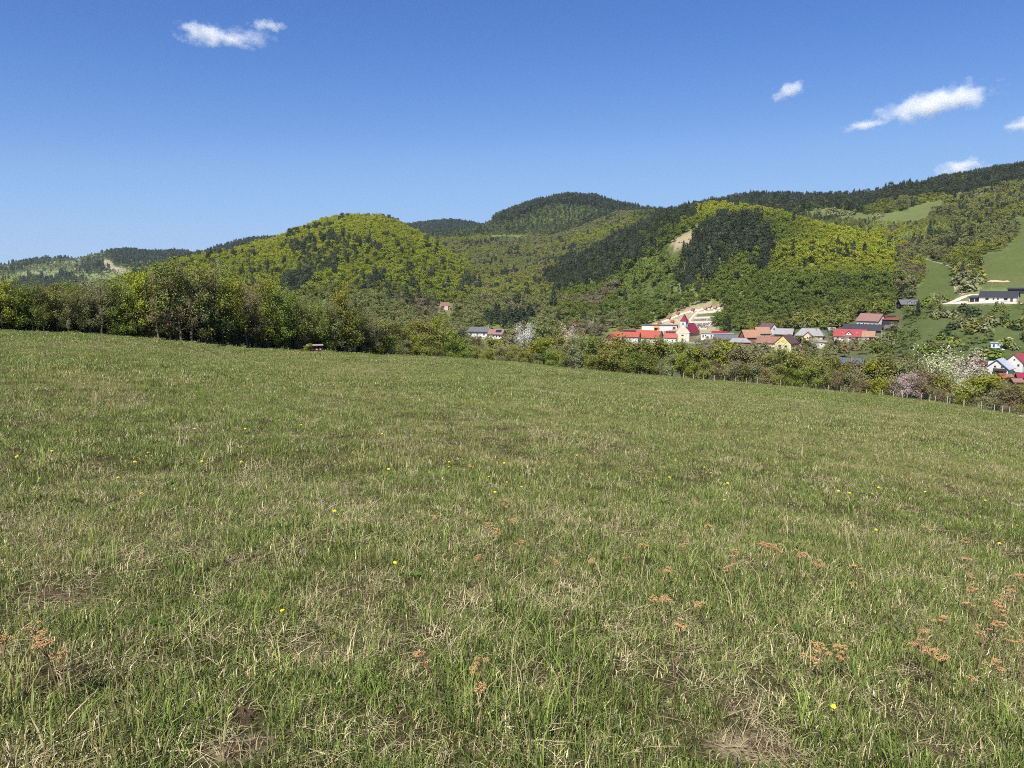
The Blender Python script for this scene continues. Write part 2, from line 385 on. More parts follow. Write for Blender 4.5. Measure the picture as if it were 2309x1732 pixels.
# ------------------------------------------------------------------ land cover
P_TRACKFIELD = [(2046,700),(2060,665),(2085,630),(2080,600),(2068,580),(2090,583),(2130,594),(2160,612),(2163,632),(2152,650),(2165,672),(2110,680)]
P_BIGFIELD = [(2400,480),(2262,492),(2298,515),(2290,540),(2255,565),(2215,578),(2200,605),(2205,640),(2230,655),(2400,650)]
P_UPFIELD = [(1795,482),(1870,470),(1965,484),(2030,478),(2085,458),(2128,451),(2132,472),(2060,503),(1985,502),(1880,494)]
P_MIDFIELD = [(1985,542),(2062,528),(2066,550),(2000,556)]
P_FARFIELD = [(1105,531),(1188,531),(1188,545),(1105,545)]
P_CLEAR = [(1498,575),(1512,548),(1560,518),(1592,508),(1588,520),(1560,545),(1540,575),(1515,588)]
P_YOUNG = [(1385,690),(1400,640),(1440,590),(1500,555),(1540,560),(1535,590),(1515,640),(1540,672),(1480,700)]
P_CEM = [(1400,752),(1470,732),(1510,712),(1560,694),(1600,686),(1630,686),(1632,705),(1610,730),(1620,752),(1560,762),(1440,764)]
P_VILLAGE = [(1350,782),(1400,757),(1440,762),(1620,759),(1690,757),(1780,753),(1900,745),(1990,724),(2035,726),(2030,760),(1990,785),(1860,800),(1700,800)]
P_FARMYARD = [(2125,690),(2180,655),(2309,650),(2420,650),(2420,692),(2309,686),(2150,690)]
P_SLOPE = [(1985,790),(2035,740),(2040,700),(2110,684),(2160,690),(2309,690),(2420,700),(2420,800),(2309,815),(2210,820),(2150,830),(2050,850),(1990,840)]
P_GARDEN = [(1950,850),(2150,820),(2420,815),(2420,900),(2200,880),(2000,870)]
P_CHURCHWOOD = [(1605,745),(1612,716),(1634,694),(1660,690),(1700,735),(1690,748)]
P_SKID = [(228,588),(245,586),(262,602),(300,618),(290,624),(258,610),(236,598)]
C_PINE2 = [(1520,660),(1512,640),(1532,590),(1560,535),(1600,508),(1660,500),(1715,512),(1742,545),(1748,600),(1735,618),(1712,600),(1660,592),(1620,625),(1585,650)]
C_PINE1 = [(1215,660),(1225,625),(1330,582),(1440,522),(1490,492),(1560,476),(1580,492),(1520,520),(1470,560),(1425,600),(1380,640),(1340,655),(1270,668)]
C_LEFT1 = [(640,668),(655,640),(700,612),(755,592),(775,605),(770,625),(715,648),(680,668)]
C_LEFT2 = [(655,585),(700,556),(760,548),(850,550),(862,575),(800,590),(745,585),(690,600)]
C_LEFT3 = [(805,640),(850,622),(878,640),(872,670),(825,668)]
C_RIDGE = [(2120,500),(2135,440),(2200,395),(2420,350),(2420,462),(2290,462),(2190,468)]
C_FARTOP = [(1110,506),(1180,455),(1240,425),(1300,425),(1420,450),(1560,462),(1560,486),(1480,486),(1400,482),(1330,470),(1260,464),(1210,476),(1160,502)]
C_FARLOW = [(1300,520),(1340,490),(1450,480),(1500,500),(1440,525),(1380,540)]
C_FARLEFT = [[(235,596),(250,575),(300,556),(340,565),(430,560),(430,592),(330,625),(300,612),(262,600)],
             [(30,605),(60,590),(100,580),(115,565),(128,577),(60,603)],
             [(182,603),(236,598),(245,614),(190,616)], [(0,655),(60,632),(110,626),(160,622),(195,640),(190,670),(0,670)],
             [(0,625),(30,608),(30,616),(0,630)], [(128,580),(155,570),(158,578),(130,586)]]
HOUSES_AVOID = ((1362, 1534, 742, 784), (1520, 1590, 738, 776), (1600, 1672, 744, 776), (1640, 1800, 740, 800), (1796, 1870, 742, 772), (1838, 1870, 760, 784), (1880, 1990, 735, 774), (1930, 2030, 712, 745), (2020, 2075, 672, 697), (2225, 2320, 800, 870), (2264, 2288, 756, 776), (2230, 2262, 770, 788), (2196, 2214, 782, 798))
def cover_colour(px, py, r, X, Y):
    n = len(px); c = np.tile(np.array([0.12, 0.138, 0.045]), (n, 1)); turf = np.zeros(n)
    def put(mask, col): c[mask] = col
    a = np.arctan2(X, Y); far = r > edge_r(a) * 1.03
    put(~far, (0.085, 0.11, 0.033)); turf[~far] = 1.0
    turf *= np.clip((60 - r) / 45, 0, 1)
    vis = far & (r > 200)
    put(vis & (r < 560) & (px > 1340), (0.082, 0.092, 0.038))
    put(vis & (r > 1800) & (px < 520), (0.17, 0.19, 0.085))
    put(vis & (r > 1500) & (px > 900) & (px < 1560), (0.1, 0.13, 0.045))
    for P, col in ((P_SLOPE, (0.07, 0.088, 0.032)), (P_GARDEN, (0.075, 0.085, 0.038)), (P_VILLAGE, (0.1, 0.1, 0.055)), (P_TRACKFIELD, (0.074, 0.095, 0.031)),
                   (P_BIGFIELD, (0.084, 0.102, 0.036)), (P_UPFIELD, (0.11, 0.125, 0.05)), (P_MIDFIELD, (0.09, 0.11, 0.042)), (P_FARFIELD, (0.125, 0.145, 0.065)),
                   (P_CLEAR, (0.27, 0.215, 0.14)), (P_FARMYARD, (0.13, 0.15, 0.06)), (P_CEM, (0.25, 0.215, 0.13)), (P_YOUNG, (0.075, 0.088, 0.032)), (P_SKID, (0.27, 0.23, 0.16))):
        put(vis & inside(px, py, P), col)
    return c, turf
for (sx, sy, l, w) in [(1780, 905, 2.6, 0.8), (1870, 898, 1.4, 0.5), (2000, 938, 2.4, 0.6), (2030, 942, 1.2, 0.4), (1120, 828, 4.0, 1.1), (1215, 884, 3.2, 0.7), (790, 836, 2.6, 0.5),
                       (560, 785, 6.0, 0.7), (450, 779, 5.0, 0.6), (300, 762, 4.0, 0.6), (1560, 1140, 0.32, 0.1), (2120, 915, 3.0, 0.35), (2210, 926, 3.2, 0.35), (830, 836, 2.2, 0.3), (1290, 842, 3, 0.6), (2285, 945, 2.4, 0.4)]:
    p, rr, a = hit(sx, sy, 2.0, 170); STREAKS.append((p.x, p.y, l, w, -a - 0.12))
for (sx, sy, w) in ((1700, 1690, 0.2), (540, 1690, 0.14), (1640, 1600, 0.08), (175, 1355, 0.07), (860, 1300, 0.06), (1960, 1600, 0.07), (720, 1500, 0.07), (300, 1440, 0.07)):
    p, rr, a = hit(sx, sy, 1.5, 60); STREAKS.append((p.x, p.y, w * 1.2, w * 0.8, -a + 0.4))
M_GROUND = mat_ground(); M_GRASS = mat_grass(); M_FOLIAGE = mat_leaf_object(); M_FOREST = mat_leaf_forest()
M_BARK = mat_plain('bark', (0.085, 0.07, 0.055), 0.95, 0.4, 3.0, 0.05)
M_TWIG = mat_plain('twig', (0.16, 0.125, 0.095), 0.95, 0.3, 3.0, 0.05)

def build_ground():
    back = np.radians(np.arange(60, 301, 5.0))
    az_all = np.concatenate([AZ, back]); nA = len(az_all)
    sE = (edge_z(AZ) + EYE) / edge_r(AZ)
    Zb = []
    for b in back:
        f = (b - AZ[-1]) / (2 * math.pi - AZ[-1] + AZ[0])
        zf = ZG[-1] * (1 - f) + ZG[0] * f
        pl = -EYE + (-0.086 * math.sin(b) - 0.0857 * math.cos(b)) * np.minimum(RR, 500)
        k = np.clip(math.sin(f * math.pi) * 3, 0, 1)
        Zb.append(zf * (1 - k) + pl * k)
    Z = np.vstack([ZG, np.array(Zb)])
    A, Rg = np.meshgrid(az_all, RR, indexing='ij'); X = Rg * np.sin(A); Y = Rg * np.cos(A)
    V = np.stack([X, Y, Z], -1).reshape(-1, 3)
    V = np.vstack([V, [[0, 0, -EYE]]])
    i = np.arange(nA)[:, None]; j = np.arange(NR - 1)[None]; i2 = (i + 1) % nA
    Q = np.stack([i * NR + j, i * NR + j + 1, i2 * NR + j + 1, i2 * NR + j], -1).reshape(-1, 4)
    T = np.stack([np.full(nA, len(V) - 1), np.arange(nA) * NR, ((np.arange(nA) + 1) % nA) * NR], -1)
    loops = np.concatenate([Q.ravel(), T.ravel()]); totals = np.concatenate([np.full(len(Q), 4), np.full(len(T), 3)])
    starts = np.concatenate([[0], np.cumsum(totals)[:-1]])
    me = mesh_arrays('ground', V, loops, starts, totals, M_GROUND)
    me.polygons.foreach_set('use_smooth', np.ones(len(totals), bool))
    px, py = project(V[:, 0], V[:, 1], V[:, 2]); r = np.hypot(V[:, 0], V[:, 1])
    px = np.where(V[:, 1] > 0.3 * r, px, -9999)
    c, turf = cover_colour(px, py, r, V[:, 0], V[:, 1])
    ca = me.attributes.new('cover', 'FLOAT_COLOR', 'POINT'); ca.data.foreach_set('color', np.hstack([c, np.ones((len(c), 1))]).astype(np.float32).ravel())
    tu = me.attributes.new('turf', 'FLOAT', 'POINT'); tu.data.foreach_set('value', turf.astype(np.float32))
    return tag(obj('ground', me), 'grassy hillside meadow falling to the valley and rising to wooded hills', kind='structure')
build_ground()

# ------------------------------------------------------------------ scattered plant masses: points carrying a turn, a size, a colour and a kind
def scatter(name, P, rot, scl, tint, idx, protos, label, cat):
    coll = bpy.data.collections.new(name + '_kinds')
    for k, me in enumerate(protos):
        po = bpy.data.objects.new('%s_kind_%02d' % (name, k), me); coll.objects.link(po)
    me = bpy.data.meshes.new(name); me.vertices.add(len(P)); me.vertices.foreach_set('co', np.asarray(P, np.float32).ravel())
    def att(n, t, key, d): a = me.attributes.new(n, t, 'POINT'); a.data.foreach_set(key, d.ravel())
    att('rot', 'FLOAT_VECTOR', 'vector', np.asarray(rot, np.float32)); att('scl', 'FLOAT_VECTOR', 'vector', np.asarray(scl, np.float32))
    att('tint', 'FLOAT_COLOR', 'color', np.hstack([tint, np.ones((len(P), 1))]).astype(np.float32)); att('idx', 'INT', 'value', np.asarray(idx, np.int32))
    ng = bpy.data.node_groups.new(name, 'GeometryNodeTree')
    ng.interface.new_socket('Geometry', in_out='INPUT', socket_type='NodeSocketGeometry')
    ng.interface.new_socket('Geometry', in_out='OUTPUT', socket_type='NodeSocketGeometry')
    gi = ng.nodes.new('NodeGroupInput'); go = ng.nodes.new('NodeGroupOutput')
    ci = ng.nodes.new('GeometryNodeCollectionInfo'); ci.inputs['Collection'].default_value = coll
    ci.inputs['Separate Children'].default_value = True; ci.inputs['Reset Children'].default_value = True
    ip = ng.nodes.new('GeometryNodeInstanceOnPoints'); ip.inputs['Pick Instance'].default_value = True
    def na(n, t): a = ng.nodes.new('GeometryNodeInputNamedAttribute'); a.data_type = t; a.inputs[0].default_value = n; return a.outputs[0]
    L = ng.links.new
    L(gi.outputs[0], ip.inputs['Points']); L(ci.outputs[0], ip.inputs['Instance'])
    L(na('idx', 'INT'), ip.inputs['Instance Index']); L(na('rot', 'FLOAT_VECTOR'), ip.inputs['Rotation']); L(na('scl', 'FLOAT_VECTOR'), ip.inputs['Scale'])
    L(ip.outputs[0], go.inputs[0])
    o = obj(name, me); md = o.modifiers.new('scatter', 'NODES'); md.node_group = ng
    return tag(o, label, cat, kind='stuff')

# ------------------------------------------------------------------ foliage shapes
def cards(C, size, r, up=0.0, lean=0.35, out=None, keep=0.9):
    "four-cornered leaf sprays of uneven outline at points C, facing roughly outwards"
    n = len(C); d = r.normal(size=(n, 3))
    if out is None: d[:, 2] = np.abs(d[:, 2]) + up
    else: d = d * 0.5 + out / (np.linalg.norm(out, axis=1)[:, None] + 1e-9) * keep; d[:, 2] += up
    d /= np.linalg.norm(d, axis=1)[:, None]
    a = np.cross(d, r.normal(size=(n, 3))); a /= np.linalg.norm(a, axis=1)[:, None]; b = np.cross(d, a)
    s = np.broadcast_to(size, (n,))[:, None]
    j = lambda: r.uniform(0.55, 1.15, (n, 1))
    V = np.stack([C + a * s * j(), C + b * s * 0.7 * j(), C - a * s * j() + d * s * lean * r.uniform(-1, 1, (n, 1)), C - b * s * 0.7 * j()], 1)
    return V.reshape(-1, 3), np.arange(4 * n).reshape(n, 4)
def leaf_attr(me, val, per):
    a = me.attributes.new('leaf', 'FLOAT', 'POINT'); a.data.foreach_set('value', np.repeat(val, per).astype(np.float32))
def far_broadleaf(seed, h=10.0, w=4.2):
    r = np.random.default_rng(seed); C = []; O = []
    nc = 13
    for k in range(nc):
        th = r.uniform(0, 6.283); zz = r.uniform(0.0, 1.0); rad = w * math.sqrt(max(0.05, 1 - (zz * 1.05 - 0.25) ** 2)) * r.uniform(0.45, 0.8) * (1 if zz < 0.85 else 0.4)
        c = np.array([math.cos(th) * rad, math.sin(th) * rad, h * 0.28 + zz * h * 0.62]); sz = w * r.uniform(0.28, 0.45)
        d = r.normal(size=(22, 3)); d /= np.linalg.norm(d, axis=1)[:, None]; d[:, 2] = np.where(d[:, 2] < -0.3, -d[:, 2], d[:, 2])
        C.append(c + d * sz * r.uniform(0.75, 1.05, (22, 1)))
        O.append(d + (C[-1] - np.array([0, 0, h * 0.5])) / w * 0.6)
    C = np.vstack(C); O = np.vstack(O); kk = C[:, 2] > 0.5; C = C[kk]; O = O[kk]
    V, Q = cards(C, r.uniform(0.45, 0.85, len(C)), r, 0.15, out=O)
    me = mesh_np('broadleaf_crown', V, Q, M_FOREST); leaf_attr(me, np.clip(r.normal(0.5, 0.25, len(C)), 0, 1), 4)
    return me
def far_conifer(seed, h=15.0, w=2.9, pine=False):
    r = np.random.default_rng(seed); C = []
    n = 260
    t = r.uniform(0, 1, n) ** 0.8
    rad = (w * (1 - t) ** 0.85 + 0.15) if not pine else w * np.sqrt(np.clip(1 - (t * 1.3 - 0.55) ** 2, 0.03, 1)) * 0.9
    th = r.uniform(0, 6.283, n); q = np.sqrt(r.uniform(0.25, 1, n))
    z = (h * (0.12 + 0.88 * t) if not pine else h * (0.42 + 0.58 * t)) - rad * q * 0.25 * (0 if pine else 1)
    C = np.stack([np.cos(th) * rad * q, np.sin(th) * rad * q, z], 1)
    V, Q = cards(C, np.where(t > 0.9, 0.3, r.uniform(0.45, 0.9, n)), r, 0.4, out=np.stack([np.cos(th), np.sin(th), np.full(n, 0.4)], 1))
    tr = MB(); tr.tube([(0, 0, -0.5), (0, 0, h * 0.5), (0, 0, h * 0.97)], [0.22, 0.16, 0.03], 4)
    nb = len(V); V = np.vstack([V, np.array(tr.v)]); Fs = Q.tolist() + [tuple(nb + i for i in f) for f in tr.f]
    me = mesh_np('conifer_crown', V, Fs, M_FOREST)
    lv = np.concatenate([np.repeat(np.clip(r.normal(0.5, 0.25, n), 0, 1), 4), np.full(len(tr.v), 0.9)])
    a = me.attributes.new('leaf', 'FLOAT', 'POINT'); a.data.foreach_set('value', lv.astype(np.float32)); return me
def far_bush(seed):
    r = np.random.default_rng(seed); d = r.normal(size=(120, 3)); d /= np.linalg.norm(d, axis=1)[:, None]
    C = d * np.array([1.5, 1.5, 1.3]) * r.uniform(0.55, 1.05, (120, 1)); C[:, 2] = np.abs(C[:, 2]) * 1.5
    V, Q = cards(C, r.uniform(0.25, 0.5, 120), r, 0.2, out=C); me = mesh_np('bush_crown', V, Q, M_FOREST); leaf_attr(me, np.clip(r.normal(0.5, 0.25, 120), 0, 1), 4); return me
FOREST_KINDS = [far_broadleaf(s, h, w) for s, h, w in ((1, 10, 4.0), (2, 11, 4.6), (3, 9, 4.2), (4, 12, 4.4), (5, 10, 5.0), (6, 8.5, 3.6))] + \
               [far_conifer(s) for s in (11, 12, 13)] + [far_conifer(s, 14, 3.0, True) for s in (14, 15)] + [far_bush(s) for s in (21, 22, 23)]
def build_forest():
    XS, YS, CELL = [], [], []
    for (r0, r1, s) in ((235, 480, 4.6), (480, 1250, 4.3), (1250, 1900, 6.2), (1900, 4000, 8.6)):
        xs = np.arange(-r1 * 0.75, r1 * 0.75, s); ys = np.arange(r0 * 0.7, r1, s)
        gx, gy = np.meshgrid(xs, ys); gx = gx.ravel() + rng.uniform(-s, s, gx.size) * 0.5; gy = gy.ravel() + rng.uniform(-s, s, gy.size) * 0.5
        rr = np.hypot(gx, gy); k = (rr >= r0) & (rr < r1); XS.append(gx[k]); YS.append(gy[k]); CELL.append(np.full(k.sum(), s))
    X, Y, cell = map(np.concatenate, (XS, YS, CELL))
    a = np.arctan2(X, Y); k = np.abs(a) < math.radians(42); X, Y, cell, a = X[k], Y[k], cell[k], a[k]
    Z = height(X, Y); k = seen(X, Y, Z, 15.0); X, Y, Z, cell, a = X[k], Y[k], Z[k], cell[k], a[k]
    r = np.hypot(X, Y); px, py = project(X, Y, Z); n = len(X); u = rng.uniform(size=n)
    n1 = vnoise(X, Y, 60, 1); n2 = vnoise(X, Y, 24, 2); n3 = vnoise(X, Y, 150, 3)
    jx = (vnoise(X, Y, 22, 41) - 0.5) * 34 + rng.normal(0, 4, n); jy = (vnoise(X, Y, 22, 42) - 0.5) * 30 + rng.normal(0, 3, n)
    ins = lambda P: inside(px, py, P)
    ragged = lambda P: inside(px + jx, py + jy, P)
    # what grows: share of conifers, density, colour
    con = np.clip((n2 - 0.62) * 1.2, 0, 0.5); dens = np.ones(n); scale = np.ones(n); bush = np.zeros(n); pine = np.full(n, 0.5)
    tint = np.tile(np.array([0.18, 0.2, 0.05]), (n, 1)) * (0.8 + 0.4 * rng.uniform(size=(n, 1)))
    on1 = (px < 1060) & (r > 640) & (r < 1300); on2 = (px > 1180) & (px < 2075) & (r > 540) & (r < 1000); mid = (px > 930) & (px < 1420) & (r < 2000) & ~on1 & ~((py > 480) & on2 & (px > 1250))
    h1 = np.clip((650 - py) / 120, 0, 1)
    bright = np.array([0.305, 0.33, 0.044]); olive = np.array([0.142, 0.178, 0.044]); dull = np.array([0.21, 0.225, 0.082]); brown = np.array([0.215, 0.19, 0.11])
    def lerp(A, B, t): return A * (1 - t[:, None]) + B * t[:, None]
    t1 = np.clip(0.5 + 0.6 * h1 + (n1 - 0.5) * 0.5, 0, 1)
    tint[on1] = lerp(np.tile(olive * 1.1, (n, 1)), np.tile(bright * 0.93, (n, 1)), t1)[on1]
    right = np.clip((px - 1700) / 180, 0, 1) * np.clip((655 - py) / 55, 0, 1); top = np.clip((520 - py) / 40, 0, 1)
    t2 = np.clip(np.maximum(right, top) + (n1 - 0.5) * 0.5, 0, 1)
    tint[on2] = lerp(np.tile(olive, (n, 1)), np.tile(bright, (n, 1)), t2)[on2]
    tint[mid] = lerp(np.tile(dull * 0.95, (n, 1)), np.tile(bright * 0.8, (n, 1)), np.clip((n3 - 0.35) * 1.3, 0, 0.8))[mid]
    bare = (mid | ((r < 700) & (px < 1400) & (px > 880)) | (px > 2000)) & (n2 > 0.72); tint[bare] = brown * (0.8 + 0.35 * u[bare, None])
    lowv = (r < 620) & (px < 1420); tint[lowv & ~bare] = dull * 0.95; con[lowv] *= 0.3
    bush[lowv] = 0.35
    edge2 = (px > 2018) & (px < 2064) & (r < 800) & (py > 556) & (u > 0.25); tint[edge2] = brown * 0.6 + dull * 0.35
    con[on1] = np.clip((n2 - 0.74) * 1.3, 0, 0.25)[on1] + 0.07 * (1 - h1[on1])
    con[on2] = np.clip((n2 - 0.76) * 1.3, 0, 0.3)[on2] * (py[on2] < 620) + 0.02
    for P, v in ((C_LEFT1, 0.7), (C_LEFT2, 0.4), (C_LEFT3, 0.7), (C_PINE2, 0.92), (C_PINE1, 0.88), (C_RIDGE, 0.93)): con[ragged(P)] = v
    pine[ins(C_PINE1)] = 0.3; pine[on1] = 0.7
    rid = (r > 1150) & (px > 1480) & (py < 520) & ~ins(C_RIDGE)
    con[rid] = 0.62; tint[rid] = np.array([0.13, 0.14, 0.055]) * (0.75 + 0.5 * u[rid, None])
    kn = (px > 2040) & (r > 700) & (r < 1120); tint[kn] = lerp(np.tile(dull, (n, 1)), np.tile(bright * 0.95, (n, 1)), np.clip((n1 - 0.3) * 1.6, 0, 1))[kn]; con[kn] = 0.08
    kb = kn & (n2 > 0.68); tint[kb] = brown * 0.35 + dull * 0.55
    kw = (r > 1000) & (px > 2130) & (py > 440) & (py < 520) & (u > 0.82); tint[kw] = (0.34, 0.35, 0.22)
    f3 = (r > 1700) & (px > 880) & (px < 1560); con[f3] = 0.3; tint[f3] = np.array([0.16, 0.19, 0.07]) * (0.8 + 0.4 * u[f3, None]); scale[f3] = 0.75
    m = f3 & ins(C_FARTOP); con[m] = 0.95; scale[m] = 1.25
    m = f3 & ins(C_FARLOW); con[m] = 0.75; scale[m] = 1.05
    m = (r > 2900) & (px > 880) & (px < 1560); con[m] = 0.9; scale[m] = 1.3
    fl = (r > 1700) & (px < 800); con[fl] = 0.03; bush[fl] = 0.8; tint[fl] = np.array([0.2, 0.235, 0.098]) * (0.85 + 0.3 * u[fl, None]); scale[fl] = 0.7; dens[fl] = 0.75
    for P in C_FARLEFT:
        m = fl & ragged(P); con[m] = 0.7; bush[m] = 0; scale[m] = 1.1; dens[m] = 1.0; tint[m] *= 0.7
        m2 = m & (u > 0.8); con[m2] = 0
    m = fl & (px > 440) & (r > 2300); con[m] = 0.6; scale[m] = 1.1
    lo = (px > 1770) & (px < 2150) & (py > 488) & (py < 532) & (r > 850); scale[lo] = 0.5
    yo = ins(P_YOUNG); bush[yo] = 0.9; con[yo] = 0.03; tint[yo] = olive * (0.95 + 0.5 * n2[yo, None]); dens[yo] = 1
    keep = rng.uniform(size=n) < dens
    for P in (P_TRACKFIELD, P_BIGFIELD, P_UPFIELD, P_MIDFIELD, P_FARFIELD, P_FARMYARD, P_CEM, P_SKID): keep &= ~ins(P)
    cr = ins(P_CLEAR); keep &= ~(cr & (rng.uniform(size=n) > 0.3)); bush[cr] = 1.0; con[cr] = 0; scale[cr] = 0.5; tint[cr] = brown
    sl = ins(P_SLOPE) | ins(P_GARDEN); vi = ins(P_VILLAGE) & ~sl; cl = vnoise(X, Y, 13, 31)
    keep &= ~(sl & (rng.uniform(size=n) > np.clip((cl - 0.3) * 3.2, 0.12, 0.9))) & ~(vi & (rng.uniform(size=n) > 0.55))
    for (x0, x1, y0, y1) in HOUSES_AVOID: keep &= ~((px > x0 - 3) & (px < x1 + 3) & (py > y0 + 8) & (py < y1 + 10))
    m = sl | vi; bush[m] = 0.72; con[m] = 0.02; scale[m] = np.where(sl, 0.72, 0.5)[m]; tint[m] = lerp(np.tile(olive * 0.85, (n, 1)), np.tile(dull, (n, 1)), n2)[m]
    keep &= ~((r < 520) & (px > 1340) & ~sl & ~vi) & ~((r < 640) & (px < 1150) & (px > 1050) & (py > 746))
    keep &= ~((r < 545) & (px > 1250) & (px < 2000) & (py > 752) & ~sl & ~vi)
    keep &= ~((px > 2060) & (py > 640) & ~sl)
    keep &= ~((px > 2215) & (py > 800))
    keep &= ~((r < 300) & (px > 1340))
    for (hx, hy, hw, hh) in ((1003, 706, 22, 20), (1100, 764, 46, 16), (1140, 742, 52, 16), (1247, 703, 14, 6)): keep &= ~((np.abs(px - hx) < hw) & (np.abs(py - hy) < hh))
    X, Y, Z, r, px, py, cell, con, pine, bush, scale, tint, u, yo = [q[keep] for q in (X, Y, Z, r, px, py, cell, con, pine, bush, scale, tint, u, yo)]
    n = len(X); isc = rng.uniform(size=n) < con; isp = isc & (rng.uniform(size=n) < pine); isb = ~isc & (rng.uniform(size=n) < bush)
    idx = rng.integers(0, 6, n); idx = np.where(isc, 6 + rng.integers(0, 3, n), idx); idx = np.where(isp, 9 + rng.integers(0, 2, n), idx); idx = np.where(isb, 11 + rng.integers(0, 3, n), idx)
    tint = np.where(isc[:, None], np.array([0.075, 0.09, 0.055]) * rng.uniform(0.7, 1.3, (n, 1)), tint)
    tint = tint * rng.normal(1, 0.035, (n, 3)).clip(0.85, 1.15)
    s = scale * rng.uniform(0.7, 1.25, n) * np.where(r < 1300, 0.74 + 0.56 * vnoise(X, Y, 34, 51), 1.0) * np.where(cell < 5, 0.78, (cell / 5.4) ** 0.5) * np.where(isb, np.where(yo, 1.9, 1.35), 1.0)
    S3 = np.stack([s, s, s * rng.uniform(0.85, 1.15, n)], 1)
    rot = np.zeros((n, 3)); rot[:, 2] = rng.uniform(0, 6.283, n)
    near = r < 1250
    W = [('forest', (px < 1110) & near, 'bright spring wood covering the rounded hill on the left'),
         ('forest', (px >= 1110) & near, 'beech and pine wood covering the hill behind the church and the slopes right of it'),
         ('forest', ~near, 'distant mixed woods on the ridges along the skyline')]
    for nm, m, lab in W:
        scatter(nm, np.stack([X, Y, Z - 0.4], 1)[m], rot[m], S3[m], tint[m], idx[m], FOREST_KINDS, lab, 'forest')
    print('forest trees', n)
build_forest()
# ------------------------------------------------------------------ single trees and shrubs
def fast_mesh(name, V, Fs, mat):
    n = len(V); Fs4 = [f for f in Fs]
    loops = np.fromiter((i for f in Fs4 for i in f), np.int32); totals = np.fromiter((len(f) for f in Fs4), np.int32)
    return mesh_arrays(name, V, loops, np.concatenate([[0], np.cumsum(totals)[:-1]]), totals, mat)
def grow(seed, H, W, base, n_main, style):
    """one broadleaf: wood (trunk, limbs, twigs) and crown (leaf sprays). W crown radius, base height where limbs begin.
    style: sprays per twig, spray size, twigs per limb, stems, droop, top bias"""
    r = np.random.default_rng(seed); wood = MB(); tips = []; tw = []
    stems = style.get('stems', 1)
    for s in range(stems):
        sa = r.uniform(0, 6.283); off = 0.0 if stems == 1 else r.uniform(0.1, 0.5)
        top = np.array([math.cos(sa) * off * W * 0.8, math.sin(sa) * off * W * 0.8, H * r.uniform(0.84, 0.95)]); b0 = np.array([math.cos(sa) * off * 0.5, math.sin(sa) * off * 0.5, -0.3])
        k = 6; line = [b0 + (top - b0) * q / (k - 1) + np.array([r.normal(0, 0.05 * W), r.normal(0, 0.05 * W), 0]) * (0 < q < k - 1) for q in range(k)]
        tr = 0.022 * H / stems ** 0.4
        wood.tube(line, [tr * (1 - 0.85 * q / (k - 1)) for q in range(k)], 5, False)
        L = np.array(line)
        for m in range(n_main // stems):
            t = (m + r.uniform(0, 1)) / (n_main // stems); hz = base + (H * 0.93 - base) * t
            q = np.interp(hz, L[:, 2], np.arange(k)); i = min(int(q), k - 2); p0 = L[i] + (L[i + 1] - L[i]) * (q - i)
            env = W * math.sqrt(max(0.06, 1 - (t * style.get('cone', 1.0) * 1.25 - style.get('belly', 0.35)) ** 2)) * r.uniform(0.75, 1.08)
            th = m * 2.4 + r.uniform(-0.5, 0.5); el = r.uniform(0.25, 0.7) + 0.5 * t
            d = np.array([math.cos(th) * math.cos(el), math.sin(th) * math.cos(el), math.sin(el)]); ln_ = env / max(0.35, math.cos(el)) * 0.8
            p1 = p0 + d * ln_ * 0.55 + r.normal(0, 0.06 * ln_, 3); p2 = p0 + d * ln_ + np.array([0, 0, -style.get('droop', 0.0) * ln_]) + r.normal(0, 0.08 * ln_, 3)
            wood.tube([p0, p1, p2], [tr * 0.38, tr * 0.22, tr * 0.07], 3, False)
            nt = style['twigs']
            for c in range(nt):
                f = r.uniform(0.3, 1.0); pb = p1 + (p2 - p1) * (f * 2 - 1) if f > 0.5 else p0 + (p1 - p0) * f * 2
                dd = d * 0.5 + r.normal(0, 0.75, 3); dd /= np.linalg.norm(dd); dd[2] += 0.25
                pe = pb + dd * ln_ * r.uniform(0.18, 0.42); tips.append(pe); tips.append((pb + pe) / 2); tw.append((pb, pe))
                for e in range(style.get('fine', 2)):
                    d3 = dd + r.normal(0, 0.6, 3); pm = pb + (pe - pb) * r.uniform(0.3, 1); tw.append((pm, pm + d3 * ln_ * r.uniform(0.1, 0.22)))
                    tips.append(tw[-1][1])
    # twigs as slim three-sided slivers
    A = np.array([t[0] for t in tw]); B = np.array([t[1] for t in tw]); wd = style.get('twig_w', 0.018)
    D = B - A; sd = np.cross(D, r.normal(size=D.shape)); sd /= np.linalg.norm(sd, axis=1)[:, None] + 1e-9; sd2 = np.cross(D, sd); sd2 /= np.linalg.norm(sd2, axis=1)[:, None] + 1e-9
    TV = np.stack([A + sd * wd, A - sd * wd * 0.5 + sd2 * wd, A - sd * wd * 0.5 - sd2 * wd, B], 1).reshape(-1, 3); n = len(A); o = len(wood.v)
    TF = [(o + 4 * k + a, o + 4 * k + b, o + 4 * k + 3) for k in range(n) for a, b in ((0, 1), (1, 2), (2, 0))]
    wm = fast_mesh('trunk', np.vstack([np.array(wood.v), TV]), wood.f + TF, style.get('bark', M_BARK))
    T = np.array(tips); kpt = style['leaves']; C = np.repeat(T, kpt, axis=0) + r.normal(0, style['spread'], (len(T) * kpt, 3))
    if style.get('thin'): C = C[r.uniform(size=len(C)) > style['thin']]
    V, Q = cards(C, r.uniform(0.6, 1.25, len(C)) * style['size'], r, 0.15, out=C - np.array([0, 0, H * 0.45]), keep=0.6)
    cm = mesh_np('crown', V, Q, M_FOLIAGE)
    clump = vnoise(C[:, 0] + 50, C[:, 1] + C[:, 2] * 0.7 + 90, 0.9, seed)
